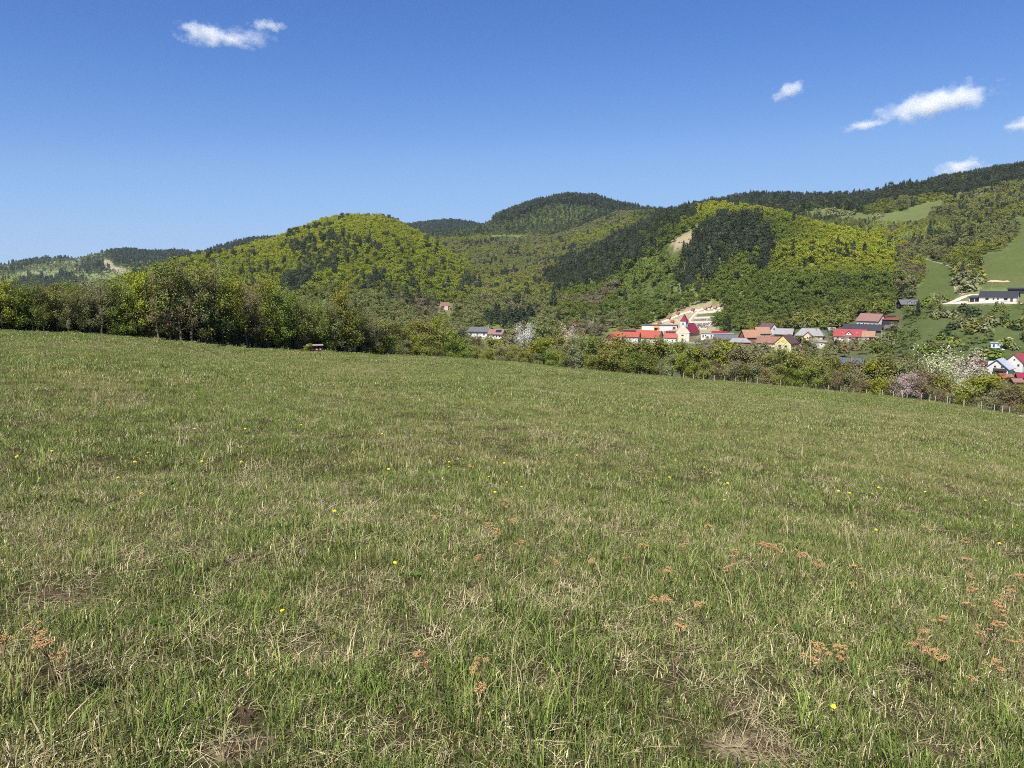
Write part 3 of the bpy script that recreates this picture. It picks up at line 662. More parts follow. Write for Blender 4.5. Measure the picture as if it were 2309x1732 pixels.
    leaf_attr(cm, np.clip(0.2 + 0.6 * clump + r.normal(0, 0.17, len(C)), 0, 1), 4)
    return wm, cm
LEAFY = dict(leaves=9, size=0.17, spread=0.38, twigs=6, fine=2)
OPEN = dict(leaves=6, size=0.125, spread=0.36, twigs=7, fine=3, bark=M_TWIG, twig_w=0.014)
BARE = dict(leaves=4, size=0.10, spread=0.28, twigs=8, fine=5, bark=M_TWIG, twig_w=0.015)
DENSE = dict(leaves=12, size=0.18, spread=0.4, twigs=6, fine=2)
BUSH = dict(leaves=8, size=0.14, spread=0.3, twigs=6, fine=2, stems=4, belly=0.2)
TWIGBUSH = dict(leaves=4, size=0.11, spread=0.26, twigs=7, fine=4, stems=4, belly=0.2, bark=M_TWIG, twig_w=0.014)
BLOOM = dict(leaves=14, size=0.10, spread=0.3, twigs=6, fine=2, belly=0.25)
KINDS = {}
def kind(name, n, *a):
    KINDS[name] = [grow(700 + 37 * len(KINDS) + k * 5, *a) for k in range(n)]
kind('leafy', 3, 10.0, 3.0, 1.3, 15, LEAFY)
kind('open', 3, 10.0, 2.9, 1.5, 15, OPEN)
kind('bare', 3, 10.0, 3.0, 1.3, 14, BARE)
kind('dense', 2, 10.0, 3.0, 1.4, 16, dict(DENSE, cone=1.05, belly=0.3))
kind('bush', 3, 5.0, 2.3, 0.5, 16, BUSH)
kind('twigbush', 3, 5.0, 2.2, 0.5, 16, TWIGBUSH)
kind('bloom', 2, 6.0, 2.6, 1.2, 14, BLOOM)
def spruce(seed, H=14.0, W=3.0):
    r = np.random.default_rng(seed); wood = MB(); wood.tube([(0, 0, -0.4), (0, 0, H * 0.5), (0, 0, H)], [0.2, 0.12, 0.02], 6, False)
    C, S_ = [], []
    z = 0.7
    while z < H * 0.985:
        t = z / H; rad = W * (1 - t) ** 0.9 * r.uniform(0.85, 1.1) + 0.12; nb = max(4, int(9 * (1 - t) + 3)); th0 = r.uniform(0, 6.28)
        for b in range(nb):
            th = th0 + 6.283 * b / nb + r.uniform(-0.25, 0.25); L = rad * r.uniform(0.8, 1.1); d = np.array([math.cos(th), math.sin(th), 0])
            end = np.array([0, 0, z]) + d * L + np.array([0, 0, -0.28 * L + 0.1]); wood.tube([(0, 0, z), end], [0.04, 0.01], 3, False)
            m = max(2, int(L / 0.3))
            for q in range(m):
                f = (q + 0.7) / m; p = np.array([0, 0, z]) + (end - np.array([0, 0, z])) * f + r.normal(0, 0.1, 3); C.append(p); S_.append(0.26 + 0.1 * (1 - f))
        z += 0.42 + 0.25 * (1 - t)
    V, Q = cards(np.array(C), np.array(S_), r, 0.9); cm = mesh_np('crown', V, Q, M_FOLIAGE); leaf_attr(cm, np.clip(r.normal(0.45, 0.25, len(C)), 0, 1), 4)
    return fast_mesh('trunk', np.array(wood.v), wood.f, M_BARK), cm
KINDS['spruce'] = [spruce(41), spruce(43, 14, 3.3)]
def far_tree(kind_fn, *a):
    "crown for a tree a quarter of a kilometre off or more, on a trunk of its own"
    me = kind_fn(*a); me.materials[0] = M_FOLIAGE; w = MB(); h = max(v.co.z for v in me.vertices)
    w.tube([(0, 0, -0.4), (0.1, 0.05, h * 0.35), (0, 0, h * 0.8)], [0.2, 0.13, 0.03], 5, False)
    for k in range(6):
        th = k * 1.3; w.tube([(0, 0, h * (0.25 + 0.08 * k)), (math.cos(th) * h * 0.22, math.sin(th) * h * 0.22, h * (0.45 + 0.07 * k))], [0.07, 0.02], 3, False)
    return w.mesh('trunk', M_BARK), me
FAR = dict(leafy=[far_tree(far_broadleaf, s, 10, 3.6) for s in (61, 62, 63)], bush=[far_tree(far_bush, s) for s in (64, 65, 66)], spruce=[far_tree(far_conifer, s, 14, 3.2) for s in (67, 68)])
FAR_H = dict(leafy=10, bush=3.6, spruce=14)
KIND_H = dict(leafy=10, open=10, bare=10, dense=10, bush=5, twigbush=5, bloom=6, spruce=14)
COLOURS = dict(green=(0.185, 0.228, 0.05), yellow=(0.235, 0.245, 0.036), lime=(0.28, 0.345, 0.04), olive=(0.228, 0.236, 0.064), grey=(0.235, 0.24, 0.115),
               brown=(0.235, 0.185, 0.1), rust=(0.23, 0.17, 0.08), dark=(0.07, 0.085, 0.04), pink=(0.5, 0.42, 0.35), white=(0.6, 0.6, 0.5), cream=(0.46, 0.47, 0.3), bluegreen=(0.06, 0.075, 0.043))
LOOKS = dict(green='fresh green', yellow='yellow-green', lime='bright lime-green', olive='olive-green', grey='grey-green', brown='brown budding', rust='reddish brown',
             dark='dark green', pink='pink blossoming', white='white blossoming', cream='creamy white blossoming', bluegreen='blackish green')
for _k in KIND_H:
    zs_ = [np.percentile([v.co.z for v in c_.vertices], 97) for w_, c_ in KINDS[_k]]; KIND_H[_k] = float(np.mean(zs_))
for _k in FAR_H: FAR_H[_k] = float(np.mean([max(v.co.z for v in c_.vertices) for w_, c_ in FAR[_k]]))
TREES = []      # (zone, noun, colour, photo column, object) - labelled once all stand
def plant(kd, colour, p, h, zone, noun='tree', wide=1.0, group=None, x=None):
    if p.xy.length > 235 and kd != 'bloom':
        fk = 'spruce' if kd == 'spruce' else ('bush' if 'bush' in kd else 'leafy'); wm, cm = random.choice(FAR[fk]); s = h / FAR_H[fk]
    else: wm, cm = random.choice(KINDS[kd]); s = h / KIND_H[kd]
    nm = {'tree': 'spruce_tree' if kd == 'spruce' else ('blossoming_tree' if kd == 'bloom' else 'broadleaf_tree'), 'shrub': 'shrub'}[noun]
    o = empty(nm, p, random.uniform(0, 6.283)); o.scale = (s * wide, s * wide, s)
    t = obj('trunk', wm, o); c = obj('crown', cm, o)
    col = np.array(COLOURS[colour]) * random.uniform(0.86, 1.16) * np.array([random.uniform(0.94, 1.06) for _ in range(3)])
    c.color = (*[min(1.0, float(v)) for v in col], 1); t.color = c.color
    o['group'] = group or zone
    TREES.append((zone, 'spruce' if kd == 'spruce' else noun, colour, float(project(p.x, p.y, p.z)[0]) if x is None else x, o))
    return o
def spot(x, r): return at_range(x, r)
HPX_COS = 1.0
def hpx(px_, r, x=None):
    'height in metres of so many photograph pixels at distance r in photograph column x'
    return px_ * r * (1.0 if x is None else math.cos(float(az_tan(x, HOR)[0]))) / F
# --- the tree line along the left edge of the meadow
Z_LINE = 'front of the tree line'; Z_BACK = 'back of the tree line'
def pick(seq, w): return random.choices(seq, w)[0]
TOP = [(-60, 640), (0, 642), (60, 640), (130, 645), (200, 632), (260, 640), (310, 612), (340, 606), (400, 600), (470, 610), (520, 640), (580, 655), (640, 660), (700, 680), (760, 668), (800, 690), (860, 720)]
def top_at(x): return np.interp(x, [t[0] for t in TOP], [t[1] for t in TOP])
x = -60.0
while x < 850:
    a, _ = az_tan(x, 700); er = float(edge_r(a))
    p = spot(x, er + random.uniform(1.0, 2.5)); _, base = project(p.x, p.y, p.z)
    h = hpx(base - top_at(x) + random.uniform(-4, 26), er, x) * random.uniform(0.82, 0.98)
    col = pick(['olive', 'green', 'grey', 'brown', 'yellow'], [4, 2, 2.6, 3.0, 0.8]) if x < 420 else pick(['green', 'olive', 'grey', 'brown', 'yellow'], [3.6, 3, 2.4, 1, 1])
    kd = {'olive': pick(['leafy', 'open'], [1, 1]), 'green': 'leafy', 'grey': pick(['open', 'bare'], [2, 1]), 'brown': pick(['bare', 'open'], [2, 1]), 'yellow': 'leafy'}[col]
    if not (295 < x < 345): plant(kd, col, p, h, Z_LINE, wide=random.uniform(0.9, 1.15))
    x += random.uniform(20, 30)
plant('dense', 'lime', spot(318, 94.5), hpx(150, 96, 318), Z_LINE, wide=0.78)
plant('dense', 'yellow', spot(455, 103), hpx(168, 103, 455), Z_BACK, wide=0.9)
x = -70.0
while x < 860:
    a, _ = az_tan(x, 700); er = float(edge_r(a)); r_ = er + random.uniform(6, 10)
    p = spot(x, r_); _, base = project(p.x, p.y, p.z)
    h = hpx(base - top_at(x) + random.uniform(-12, 6), r_, x) * random.uniform(0.95, 1.05)
    col = pick(['olive', 'green', 'grey', 'brown', 'rust'], [3, 2, 2, 2.4 if x < 420 else 0.8, 0.6])
    kd = {'olive': 'open', 'green': 'leafy', 'grey': 'open', 'brown': 'bare', 'rust': 'bare'}[col]
    plant(kd, col, p, h, Z_BACK, wide=random.uniform(0.95, 1.2))
    x += random.uniform(26, 38)
Z_FOOT = 'foot of the tree line'
x = -50.0
while x < 870:
    a, _ = az_tan(x, 700); er = float(edge_r(a))
    p = spot(x, er + random.uniform(2.0, 4.5)); plant(pick(['twigbush', 'bush'], [1.2, 1]), pick(['dark', 'olive', 'grey', 'green'], [2.6, 1, 1.4, 0.5]), p, random.uniform(2.2, 4.2), Z_FOOT, 'shrub', random.uniform(1.0, 1.3))  # dark foliage colour is favoured to paint in the shadow under the trees
    x += random.uniform(12, 19)
x = -60.0
while x < 860:
    a, _ = az_tan(x, 700); er = float(edge_r(a))
    p = spot(x, er + random.uniform(6.0, 11)); plant('bush', pick(['dark', 'olive', 'green'], [3, 1, 1]), p, random.uniform(3.2, 5.0), 'undergrowth inside the tree line', 'shrub', random.uniform(1.1, 1.4))  # mostly dark leaves, with the wood's inner shade put into their colour
    x += random.uniform(24, 34)
# --- the hedge along the lower edge of the meadow, in two uneven rows
Z_H1 = 'hedge edging the meadow'; Z_H2 = 'row behind the meadow hedge'
HT = [(840, 720), (900, 735), (960, 728), (1010, 745), (1080, 768), (1150, 772), (1230, 768), (1290, 760), (1350, 770), (1420, 768), (1480, 774), (1560, 778), (1640, 779), (1720, 792), (1800, 797), (1880, 812), (1950, 820), (2030, 812), (2100, 832), (2180, 862), (2250, 868), (2309, 874), (2400, 876)]
def htop(x): return np.interp(x, [t[0] for t in HT], [t[1] for t in HT])
for zone, dr, step, f in ((Z_H1, (1.5, 4.5), (23, 34), 0.62), (Z_H2, (8, 15), (26, 38), 1.0)):
    x = 850.0
    while x < 2400:
        a, _ = az_tan(x, 800); r_ = float(edge_r(a)) + random.uniform(*dr) + (6 if x > 1900 else 0); p = spot(x, r_); _, base = project(p.x, p.y, p.z)
        h = hpx((base - htop(x)) * f + random.uniform(-8, 8), r_, x); h = max(2.2, h)
        if x < 1250: col = pick(['olive', 'green', 'yellow', 'grey', 'brown'], [3.4, 2.2, 1.6, 1.6, 1.0])
        elif x < 1900: col = pick(['olive', 'yellow', 'green', 'grey', 'brown'], [3.6, 1.0, 1.8, 2.2, 0.8])
        else: col = pick(['grey', 'olive', 'brown', 'yellow', 'rust'], [2.6, 2, 2.4, 0.6, 1.0])
        kd = {'olive': pick(['bush', 'twigbush'], [2, 1]), 'green': 'bush', 'yellow': 'bush', 'grey': pick(['twigbush', 'bush'], [1.5, 1]), 'brown': 'twigbush', 'rust': 'twigbush'}[col]
        plant(kd, col, p, h, zone, 'shrub', random.uniform(0.95, 1.3))
        x += random.uniform(*step) * (0.85 if x > 1900 else 1)
# single plants that stand out: column, distance, row of the top in the photograph
for (x, r_, ty, kd, col, wd) in ((2052, 134, 838, 'bloom', 'pink', 1.25), (2188, 150, 838, 'bloom', 'cream', 1.0), (2122, 172, 794, 'bloom', 'cream', 1.0), (2192, 190, 806, 'bloom', 'pink', 0.9),
                                 (1290, 165, 746, 'bloom', 'pink', 0.75), (1184, 300, 738, 'bloom', 'white', 1.0), (2228, 142, 848, 'dense', 'yellow', 1.6), (2300, 140, 868, 'dense', 'yellow', 1.7),
                                 (985, 150, 722, 'dense', 'yellow', 0.9), (1390, 168, 769, 'dense', 'olive', 1.0), (1800, 160, 798, 'dense', 'olive', 1.2), (1850, 150, 816, 'dense', 'green', 1.1)):
    p = spot(x, r_); _, by_ = project(p.x, p.y, p.z); plant(kd, col, p, hpx(float(by_) - ty, r_, x), 'hedge side of the valley', wide=wd)
# --- valley floor between the hedge and the village
Z_V = 'trees below the village'; Z_VL = 'valley left of the barns'
def block(zone, n, poly, kinds, hrange, noun='tree', avoid=(), rmin=175, wide=(0.95, 1.3)):
    xs = [p[0] for p in poly]; ys = [p[1] for p in poly]; done = 0; tries = 0; pts = []
    while done < n and tries < n * 60:
        tries += 1; x = random.uniform(min(xs), max(xs)); y = random.uniform(min(ys), max(ys))
        if not inside(np.array([x]), np.array([y]), poly)[0]: continue
        if any(x0 < x < x1 and y0 < y < y1 for x0, x1, y0, y1 in avoid): continue
        p, r_, a = hit(x, y, rmin)
        sep = (hrange[0] + hrange[1]) * 0.2
        if any((p - q).length < sep for q in pts): continue
        kd, col = pick([k[:2] for k in kinds], [k[2] for k in kinds]); pts.append(p)
        plant(kd, col, p, random.uniform(*hrange), zone, 'shrub' if 'bush' in kd else noun, random.uniform(*wide)); done += 1
MIXV = [('open', 'grey', 2), ('leafy', 'olive', 2.4), ('leafy', 'green', 1.4), ('bare', 'brown', 1.2), ('dense', 'yellow', 0.5), ('bush', 'grey', 1)]
block(Z_V, 46, [(1280, 800), (1500, 782), (1700, 806), (1860, 808), (1960, 796), (2060, 850), (2120, 880), (1300, 850)], MIXV, (5, 8.5), avoid=((1735, 1810, 788, 815), (1885, 1950, 812, 850), (1430, 1500, 770, 790)))
block(Z_VL, 44, [(880, 720), (1010, 706), (1130, 740), (1260, 700), (1340, 740), (1310, 790), (1160, 790), (1000, 775), (880, 770)],
      [('bare', 'brown', 2.4), ('open', 'grey', 2.4), ('open', 'olive', 2), ('leafy', 'green', 0.8), ('bare', 'rust', 0.8), ('bloom', 'pink', 0.3)], (5, 9), avoid=((1050, 1150, 735, 790),), rmin=230)
for (x, y, hp, kd, col) in ((1062, 776, 20, 'bloom', 'white'), (1072, 778, 20, 'bloom', 'white'), (1083, 780, 22, 'leafy', 'olive'), (1094, 778, 19, 'bloom', 'white'), (1106, 781, 20, 'leafy', 'grey'), (1118, 780, 17, 'leafy', 'yellow'), (1130, 781, 18, 'leafy', 'olive'), (1146, 778, 24, 'leafy', 'rust')):
    p, r_, a = hit(x, y, 230); plant(kd, col, p, hpx(hp, r_, x), 'shrubs hiding the grey cottage', wide=1.1)
block('lawn right of the spruce plot', 16, [(1165, 764), (1180, 742), (1255, 735), (1330, 752), (1300, 772)], [('bare', 'brown', 2), ('open', 'grey', 2.4), ('open', 'olive', 2)], (5, 8), rmin=260)
# spruces
for (x, y, hp, wd) in ((1247, 703, 58, 0.95), (1030, 728, 42, 0.85), (917, 682, 46, 0.95), (945, 688, 46, 0.95)):
    p, r_, a = hit(x, y, 330); plant('spruce', 'bluegreen', p, hpx(hp, r_, x), 'valley left of the church', wide=wd)
for k in range(24):
    x = 1092 + k * 4.9 + random.uniform(-3, 3); p, r_, a = hit(x, 742 - random.uniform(0, 10) - (0 if x > 1130 else 4), 330)
    plant('spruce', 'bluegreen', p, hpx(random.uniform(36, 54) * (0.75 if x < 1115 else 1), r_, x), 'dense spruce plot', wide=1.15)
for (x, y, hp, wd) in ((2187, 556, 48, 1.0), (2095, 545, 52, 0.5), (2060, 552, 28, 1.0), (2248, 512, 26, 1.0), (2268, 508, 22, 1.0), (2222, 502, 24, 0.9), (2130, 468, 16, 0.8), (2160, 520, 22, 0.8)):
    p, r_, a = hit(x, y, 560); plant('spruce', 'bluegreen', p, hpx(hp, r_, x), 'wooded knoll above the track', wide=wd)
# --- village trees, trees on the right-hand slope
block('village gardens', 70, [(1560, 776), (1640, 772), (1800, 755), (1880, 742), (1930, 732), (2030, 724), (2010, 780), (1880, 802), (1820, 806), (1800, 790), (1700, 796)],
      [('bare', 'grey', 2), ('open', 'olive', 1.6), ('bloom', 'cream', 0.7), ('bare', 'brown', 1.6), ('bush', 'dark', 1), ('leafy', 'green', 1.2)], (3, 5.5), avoid=HOUSES_AVOID, rmin=300)
for (x, y, h, kd, col) in ((1903, 806, 7.0, 'bare', 'rust'), (1945, 800, 6, 'leafy', 'green'), (1968, 798, 6.5, 'leafy', 'green'), (1985, 796, 6, 'bush', 'green'), (1880, 800, 5, 'bare', 'grey'), (1862, 802, 5, 'open', 'olive'), (1930, 792, 4, 'bare', 'brown'), (1700, 796, 6, 'bare', 'grey'), (1728, 797, 6.5, 'bare', 'brown'), (1600, 786, 7, 'bloom', 'pink'), (1575, 786, 6, 'open', 'grey'), (1630, 786, 6, 'bare', 'grey')):
    p, r_, a = hit(x, y, 290); plant(kd, col, p, h, 'lower village edge', 'shrub' if 'bush' in kd else 'tree', 1.2)
block('wood edge behind the village', 48, [(1660, 745), (1740, 732), (1900, 720), (2000, 704), (2030, 710), (1930, 722), (1890, 744), (1790, 752), (1700, 752)],
      [('leafy', 'green', 2), ('open', 'olive', 2), ('bare', 'grey', 1.2), ('leafy', 'olive', 1.5)], (6, 9), avoid=((1705, 1790, 725, 760), (1930, 2030, 712, 745)), rmin=440)
block('slope below the farmhouse', 62, [(1990, 790), (2035, 745), (2045, 705), (2120, 700), (2309, 702), (2380, 720), (2380, 800), (2290, 806), (2200, 815), (2110, 800), (2050, 832)],
      [('bush', 'green', 2), ('bush', 'olive', 2.4), ('twigbush', 'grey', 2), ('bush', 'dark', 1.2), ('leafy', 'green', 0.8), ('bare', 'grey', 0.8), ('bloom', 'white', 0.25)], (2.4, 5.2), avoid=((2040, 2120, 740, 780), (2260, 2292, 756, 776), (2226, 2262, 768, 788), (2195, 2216, 782, 796)), rmin=300)
block('strip beside the track', 20, [(2165, 612), (2205, 585), (2215, 610), (2205, 645), (2180, 660), (2168, 640)],
      [('bush', 'grey', 2), ('leafy', 'olive', 1), ('bare', 'rust', 0.8), ('bush', 'olive', 1)], (5, 9), rmin=500)
block('bushes by the dark cottage', 22, [(2035, 700), (2060, 692), (2110, 672), (2150, 680), (2100, 690), (2050, 706)], [('bush', 'green', 2), ('bush', 'olive', 2), ('twigbush', 'grey', 1)], (2.5, 4.5), avoid=((2018, 2076, 672, 698),), rmin=440)
block('upper meadow', 14, [(1830, 486), (1880, 476), (1960, 490), (2010, 486), (1960, 498), (1880, 494)], [('bush', 'grey', 2), ('leafy', 'olive', 2)], (6, 10), rmin=800)
block('yards at the right edge', 16, [(2160, 830), (2230, 800), (2380, 806), (2380, 822), (2290, 815), (2225, 850), (2190, 860)], [('bush', 'dark', 1), ('twigbush', 'rust', 1), ('bush', 'green', 1), ('bare', 'grey', 1)], (2, 4.5), avoid=((2222, 2309, 800, 870),), rmin=250)
ORD = ['first', 'second', 'third', 'fourth', 'fifth', 'sixth', 'seventh', 'eighth', 'ninth', 'tenth', 'eleventh', 'twelfth', 'thirteenth', 'fourteenth', 'fifteenth', 'sixteenth', 'seventeenth', 'eighteenth', 'nineteenth', 'twentieth']
def ordinal(k): return ORD[k] if k < 20 else ('twenty-' + ORD[k - 20] if k < 29 else '%dth' % (k + 1))
def label_trees():
    by = {}
    for t in TREES: by.setdefault((t[0], t[1], t[2]), []).append(t)
    for (zone, noun, col), L in by.items():
        L.sort(key=lambda t: t[3])
        for k, t in enumerate(L):
            if noun == 'spruce': base = 'dark spruce'
            else: base = LOOKS[col] + ' ' + noun
            lab = base + ', ' + (('the only one in the ' if len(L) == 1 else ordinal(k) + ' from the left in the ') + zone)
            tag(t[4], lab, 'spruce' if noun == 'spruce' else noun)
label_trees()
print('trees', len(TREES))
# ------------------------------------------------------------------ building materials
W_WHITE = mat_plain('white_render', (0.577, 0.562, 0.533), 0.9, 0.12, 0.4)
W_CREAM = mat_plain('cream_render', (0.577, 0.518, 0.370), 0.9, 0.1, 0.4)
W_PEACH = mat_plain('peach_render', (0.548, 0.414, 0.296), 0.9, 0.1, 0.4)
W_YELLOW = mat_plain('yellow_render', (0.592, 0.488, 0.192), 0.9, 0.1, 0.4)
W_PALEYELLOW = mat_plain('pale_yellow_render', (0.592, 0.533, 0.340), 0.9, 0.1, 0.4)
W_PINK = mat_plain('pink_render', (0.459, 0.266, 0.229), 0.9, 0.15, 0.4)
W_GREY = mat_plain('grey_render', (0.311, 0.303, 0.296), 0.9, 0.2, 0.5)
W_BRICK = mat_plain('brick_wall', (0.296, 0.118, 0.074), 0.9, 0.3, 1.5)
W_WOOD = mat_plain('weathered_boards', (0.126, 0.067, 0.041), 0.9, 0.35, 1.2)
W_DARK = mat_plain('dark_boards', (0.037, 0.033, 0.037), 0.85, 0.3, 1.0)
W_STONE = mat_plain('pale_concrete', (0.429, 0.392, 0.326), 0.95, 0.2, 0.7)
R_RED = mat_tiles('red_orange_roof', (0.33, 0.075, 0.046), (0.27, 0.066, 0.042), 0.6)
R_SCARLET = mat_tiles('scarlet_metal_roof', (0.29, 0.05, 0.052), (0.24, 0.046, 0.048), 0.5)
R_CRIMSON = mat_tiles('crimson_metal_roof', (0.22, 0.024, 0.05), (0.19, 0.022, 0.046), 0.35)
R_ORANGE = mat_tiles('old_orange_tiles', (0.34, 0.185, 0.115), (0.23, 0.13, 0.09), 0.85)
R_OLDRED = mat_tiles('old_red_brown_tiles', (0.24, 0.12, 0.085), (0.17, 0.09, 0.068), 0.85)
R_BROWN = mat_tiles('brown_roof', (0.104, 0.056, 0.052), (0.081, 0.046, 0.044), 0.7)
R_PURPLE = mat_tiles('purple_brown_roof', (0.111, 0.074, 0.085), (0.089, 0.063, 0.070), 0.7)
R_GREY = mat_tiles('grey_board_roof', (0.266, 0.263, 0.252), (0.192, 0.189, 0.185), 0.8)
R_DARKGREY = mat_tiles('slate_grey_roof', (0.118, 0.118, 0.126), (0.089, 0.089, 0.096), 0.75)
R_BLACK = mat_tiles('black_metal_roof', (0.036, 0.036, 0.043), (0.030, 0.030, 0.037), 0.55)
R_BLUEGREY = mat_tiles('blue_grey_roof', (0.074, 0.096, 0.126), (0.059, 0.078, 0.104), 0.6)
R_SILVER = mat_tiles('silver_metal_roof', (0.370, 0.407, 0.459), (0.311, 0.348, 0.400), 0.45)
R_ROSE = mat_tiles('rose_brown_tiles', (0.24, 0.135, 0.115), (0.19, 0.105, 0.095), 0.8)
M_GLASS = mat_plain('window_glass', (0.03, 0.034, 0.04), 0.15, 0.2, 1.0, 0.6)
M_FRAME = mat_plain('window_frame', (0.60, 0.58, 0.54), 0.6, 0.1)
M_DKFRAME = mat_plain('dark_frame', (0.07, 0.05, 0.04), 0.7, 0.2)
M_DOOR = mat_plain('door_boards', (0.10, 0.06, 0.04), 0.75, 0.3)
M_PANEL = mat_plain('solar_glass', (0.015, 0.02, 0.045), 0.2, 0.2, 1.0, 0.6)
M_CHIM = mat_plain('chimney_brick', (0.36, 0.19, 0.14), 0.9, 0.3, 2.0)
M_POLE = mat_plain('weathered_pole', (0.34, 0.30, 0.24), 0.9, 0.3, 1.0)
M_GRAVEL = mat_plain('pale_gravel', (0.52, 0.46, 0.37), 0.95, 0.25, 0.5)
M_DIRT = mat_plain('trodden_earth', (0.36, 0.28, 0.18), 0.95, 0.3, 0.5)

def face_frame(L, W, face):
    "origin, direction along, outward normal of a wall; 0 front (-y), 1 right gable (+x), 2 back, 3 left gable (-x)"
    return {0: (Vector((0, -W / 2, 0)), Vector((1, 0, 0)), Vector((0, -1, 0))), 1: (Vector((L / 2, 0, 0)), Vector((0, 1, 0)), Vector((1, 0, 0))),
            2: (Vector((0, W / 2, 0)), Vector((-1, 0, 0)), Vector((0, 1, 0))), 3: (Vector((-L / 2, 0, 0)), Vector((0, -1, 0)), Vector((-1, 0, 0)))}[face]
def obox(mb, o, a, n, s0, s1, z0, z1, d0, d1):
    up = Vector((0, 0, 1)); V = [o + a * s + n * d + up * z for z in (z0, z1) for s, d in ((s0, d0), (s1, d0), (s1, d1), (s0, d1))]
    mb.add(V, [(0, 1, 2, 3), (7, 6, 5, 4), (0, 4, 5, 1), (1, 5, 6, 2), (2, 6, 7, 3), (3, 7, 4, 0)])
def window(root, L, W, face, s, z, w, h, frame=None, name='window'):
    o, a, n = face_frame(L, W, face); b = 0.07; m = MB()
    for (s0, s1, z0, z1) in ((s - w/2 - b, s + w/2 + b, z - b, z), (s - w/2 - b, s + w/2 + b, z + h, z + h + b), (s - w/2 - b, s - w/2, z, z + h), (s + w/2, s + w/2 + b, z, z + h)):
        obox(m, o, a, n, s0, s1, z0, z1, -0.05, 0.05)
    if w > 0.9: obox(m, o, a, n, s - 0.03, s + 0.03, z, z + h, -0.05, 0.045)
    f = m.build(name, frame or M_FRAME, root)
    g = MB(); obox(g, o, a, n, s - w/2, s + w/2, z, z + h, -0.05, 0.02); g.build('pane', M_GLASS, f)
    return f
def door(root, L, W, face, s, w, h, mat=None, z=0.0, name='door'):
    o, a, n = face_frame(L, W, face); m = MB(); obox(m, o, a, n, s - w/2, s + w/2, z, z + h, -0.05, 0.04); d = m.build(name, mat or M_DOOR, root)
    k = MB(); obox(k, o, a, n, s + w * 0.32, s + w * 0.4, z + h * 0.48, z + h * 0.52, 0.041, 0.09); k.build('handle', M_FRAME, d); return d
def gable_walls(L, W, H, RH, depth=4.0):
    m = MB(); x, y = L / 2, W / 2
    m.add([(-x,-y,-depth),(x,-y,-depth),(x,y,-depth),(-x,y,-depth),(-x,-y,H),(x,-y,H),(x,y,H),(-x,y,H),(-x,0,H+RH),(x,0,H+RH)],
          [(0,1,5,4),(2,3,7,6),(1,2,6,9,5),(3,0,4,8,7),(0,3,2,1),(4,5,9,8),(6,7,8,9)]); return m
def gable_roof(L, W, H, RH, ov, t=0.16, hip=0.0, lift=0.02):
    m = MB(); x = L / 2 + ov; y = W / 2 + ov; k = RH / (W / 2); ze = H - ov * k + lift + t; zr = H + RH + lift + t; xr = x - hip
    a = [(-x, -y, ze), (x, -y, ze), (xr, 0, zr), (-xr, 0, zr)]; b = [(x, y, ze), (-x, y, ze), (-xr, 0, zr), (xr, 0, zr)]
    m.slab(a, t); m.slab(b, t)
    if hip > 0:
        for sg in (1, -1):
            p = [Vector((sg * x, -sg * y, ze)), Vector((sg * x, sg * y, ze)), Vector((sg * xr, 0, zr))]; q = [v - Vector((0, 0, t)) for v in p]
            m.add([*p, *q], [(0, 1, 2), (5, 4, 3), (0, 3, 4, 1), (1, 4, 5, 2), (2, 5, 3, 0)])
    return m
BUILT = []
